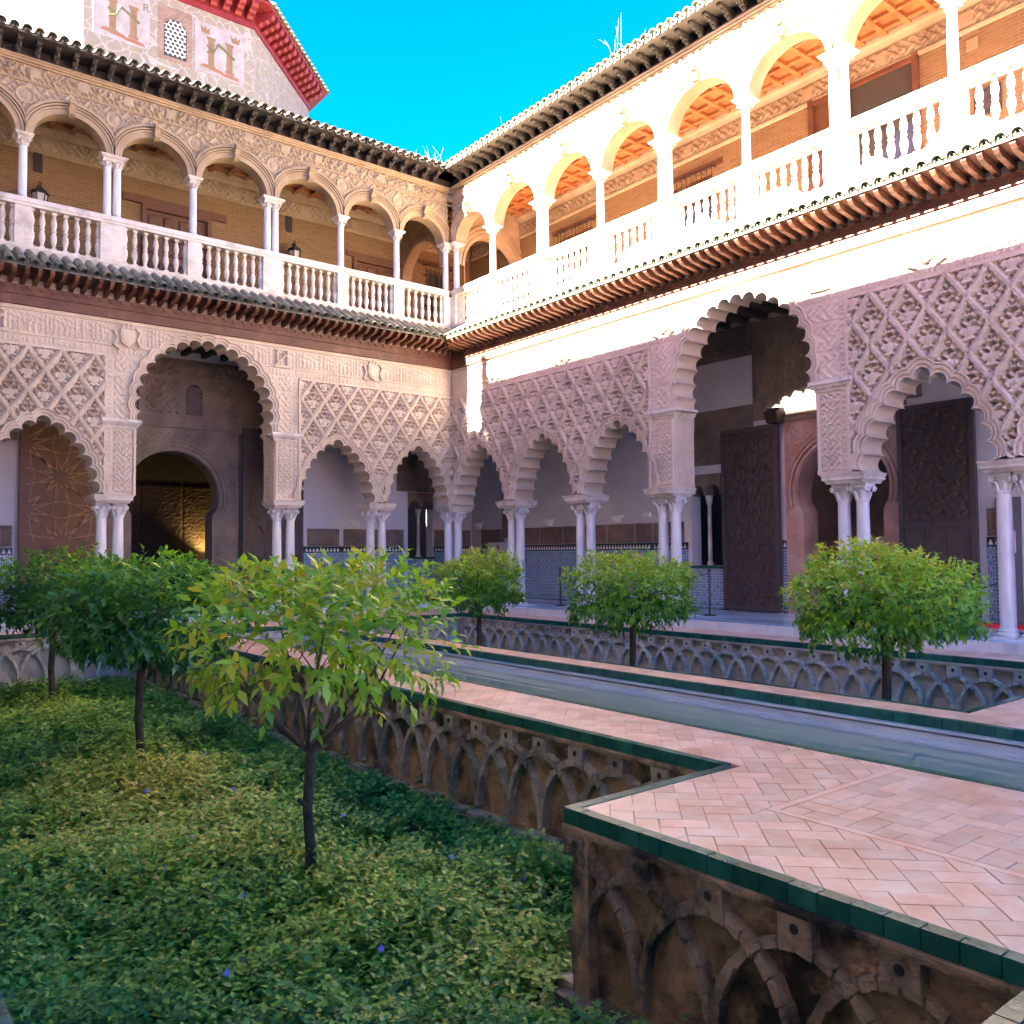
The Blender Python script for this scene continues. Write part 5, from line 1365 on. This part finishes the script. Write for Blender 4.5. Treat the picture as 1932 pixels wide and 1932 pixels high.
tree('darkest orange tree at the far left end of the near garden row', -10.4, -3.0, 0, .12, 1.48, 1.15, 13, 5000, .12, .26, .055)  # lowest leaf tint, shade painted into the foliage colour
tree('round orange tree across the pool nearest the courtyard corner', -3.2, -5.58, 0, .33, 1.43, .93, 14, 9500, .082, .60, .055)
tree('middle orange tree across the pool in front of the twin columns', -3.2, -9.78, 0, .26, 1.41, 1.02, 15, 10500, .082, .60, .055)
tree('broad orange tree across the pool at right in front of dark doors', -3.2, -14.05, 0, .27, 1.48, 1.10, 16, 10500, .095, .64, .06, stretch=1.02)

# ------------------------------------------------------------------ small things
def wall_lamp(loc, rz, label):
    T = tag(empty('wall_lamp', loc, rz), label, 'wall lamp', 'white bowl lamps on the gallery walls')
    b = MB(); n = 7; rings_ = []
    for r, z in ((.05, -.13), (.12, -.10), (.15, .0), (.21, .02), (.22, .05)): rings_.append([(r*math.cos(PI+PI*k/n), r*.75*math.sin(PI+PI*k/n), z) for k in range(n+1)])
    b.strip(rings_); b.face_d([(p[0], p[2]) for p in [rings_[0][0]]+[r_[0] for r_ in rings_[1:]]+[r_[-1] for r_ in rings_[::-1]]], 0.001)
    b.build('bowl', M['white'], T)
    MB().box(-.24, .24, -.02, 0, .03, .06).build('rim', M['white'], T); return T
wall_lamp((-1.71, 2.385, 2.36), 0, 'white bowl wall lamp above the stucco band in the left arcade')
wall_lamp((2.385, 2.0, 2.34), -PI/2, 'white bowl wall lamp deep in the corner beside the white notice board')
wall_lamp((2.385, -1.36, 2.34), -PI/2, 'white bowl wall lamp seen through the second right arch from the corner')
wall_lamp((2.385, -4.01, 2.34), -PI/2, 'white bowl wall lamp with small white box beside it, right arcade')
tag(MB().box(2.33, 2.385, -5.15, -4.9, 2.33, 2.43).build('junction_box', M['white']), 'small white box on the plaster wall right of a bowl lamp', 'box')
def lantern(x, label):
    T = tag(empty('lantern', (x, 2.08, 9.35)), label, 'lantern', 'iron lanterns on the brick wall')
    f = MB(); n = 6
    P = lambda r, z: [(r*math.cos(2*PI*k/n), r*math.sin(2*PI*k/n), z) for k in range(n)]
    for k in range(n): f.tube([P(.11, 0)[k], P(.17, .36)[k]], .013, 4)
    for r, z in ((.11, 0), (.17, .36), (.19, .38)):
        p = P(r, z)+[P(r, z)[0]]; f.tube(p, .014, 4)
    f.lathe([(.19, .38), (.15, .44), (.07, .48), (.05, .55), (.02, .58)], 0, 0, 6)
    for k in range(n): f.tube([P(.19, .38)[k], P(.2, .44)[k]], [.012, .003], 4)
    f.tube([(0, 0, .56), (0, 0, .66)], .012, 5).tube([(-.05, 0, .62), (.05, 0, .62)], .01, 5)
    f.tube([(0, .0, .60), (0, .3, .60)], .012, 5); f.build('lantern_frame', M['iron'], T)
    MB().lathe([(.10, .01), (.155, .35)], 0, 0, 6).build('lantern_glass', M['lampglass'], T)
lantern(-9.88, 'black iron lantern on the brick wall behind the leftmost balustrade'); lantern(-3.72, 'black iron lantern on the brick wall between the paired columns and the small door')
# notices
S_ = tag(empty('sign', (2.30, -13.34, 1.36), -PI/2), 'red fire sign on a grey board seen between the right columns', 'sign')
MB().box(-.2, .22, .02, .04, -1.25, 1.0).build('board', mat('grey_board', (.12, .12, .13), rough=.6), S_)
MB().box(-.11, .11, .0, .018, 0.05, .42).build('plate', M['white'], S_); MB().box(-.10, .10, -.006, -.001, .165, .41).build('red_field', M['sign'], S_); MB().box(-.10, .10, -.006, -.001, .06, .15).build('red_field', M['sign'], S_)
text_mesh('lettering', 'OR', .085, M['white'], S_, Matrix.Translation((.045, -.008, .075)) @ XZ)
tag(MB().box(1.9, 2.2, -13.9, -12.85, .151, .21).build('floor_stand', M['sign']), 'low red strip on the marble floor behind the right columns', 'stand')
S_ = tag(empty('sign', (2.25, .65, 1.62), -PI/2), 'white notice board with a small red square across the corner doorway', 'sign')
MB().box(-.72, .72, 0, .02, -.12, .16).build('board', M['white'], S_); MB().box(-.28, -.16, -.006, -.001, -.06, .08).build('red_field', M['sign'], S_)
def stanchion(x, y, label):
    T = tag(empty('stanchion', (x, y, .152)), label, 'stanchion', 'black rope posts in the right arcade')
    MB().lathe([(.13, 0), (.13, .02), (.03, .035)], 0, 0, 14).build('foot', M['iron'], T); MB().lathe([(.022, .03), (.022, .88), (.035, .9), (.035, .94), (.01, .96)], 0, 0, 10).build('post', M['iron'], T)
stanchion(.75, -8.2, 'black rope post beside the middle far tree'); stanchion(.75, -3.6, 'black rope post behind the corner tree'); stanchion(1.0, -13.9, 'black rope post beside the rightmost column'); stanchion(1.1, -11.3, 'black rope post in front of the arched portal')
for (p, q_, lb) in (((.75, -3.6, 1.02), (.75, -8.2, 1.02), 'dark barrier rope across the plain tiled bays'), ((1.1, -11.3, 1.02), (1.0, -13.9, 1.02), 'dark barrier rope before the right door')):
    P_, Q_2 = Vector(p), Vector(q_); pts = [P_.lerp(Q_2, t/12)-Vector((0, 0, .28*(1-(2*t/12-1)**2))) for t in range(13)]
    tag(MB().tube(pts, .012, 5).build('barrier_rope', M['iron']), lb, 'rope')
# weeds on the roofs
def weeds(x, y, z, n, h, sp, seed, label):
    rs = random.Random(seed); b = MB()
    for k in range(n):
        a = rs.uniform(0, 2*PI); p = Vector((x+rs.uniform(-sp, sp), y+rs.uniform(-sp, sp)*.4, z)); d = Vector((math.cos(a)*.35, math.sin(a)*.35, 1))*h*rs.uniform(.5, 1)
        b.tube([p, p+d*.5, p+d+Vector((math.cos(a), math.sin(a), -.2))*h*.2], [.0035, .003, .0015], 4)
        if k % 2: b.tube([p+d*.5, p+d*.8+Vector((rs.uniform(-.2, .2), rs.uniform(-.2, .2), .1))*h], [.0025, .0015], 4)
    tag(b.build('roof_weed', M['straw']), label, 'weeds')
weeds(-.75, -.35, 12.0, 9, .6, .5, 1, 'tuft of dry weeds on the roof at the corner of the court')
weeds(-.2, -2.8, 12.1, 4, .5, .15, 2, 'few dry stalks on the right eave near the corner')
weeds(-.2, -7.0, 12.1, 9, .7, .35, 3, 'spreading dry weed on the right eave above the third arch')
# small lamps that are lit inside the room behind the left portal
def uplight(x, y, z, e, label):
    T = tag(empty('uplight', (x, y, z)), label, 'lamp', 'lit lamps inside the dark room')
    MB().lathe([(.05, 0), (.09, .05), (.10, .16)], 0, 0, 12).build('lamp_body', M['iron'], T); MB().lathe([(.085, .14), (.08, .165)], 0, 0, 12).build('lamp_lens', M['glow'], T)
    l = bpy.data.lights.new('uplight_bulb', 'SPOT'); l.energy = e; l.color = (1, .6, .18); l.spot_size = math.radians(110); l.spot_blend = .8; l.shadow_soft_size = .06
    o = bpy.data.objects.new('uplight_bulb', l); COL.objects.link(o); o.parent = T; o.location = (0, 0, .2); o.rotation_euler = (PI-.12, 0, 0)
uplight(-4.35, 6.85, 1.15, 22, 'lit lamp at the right of the dark room, glowing on gilt stucco'); uplight(-7.6, 6.9, 1.5, 12, 'lit lamp at the left of the dark room behind the arch')
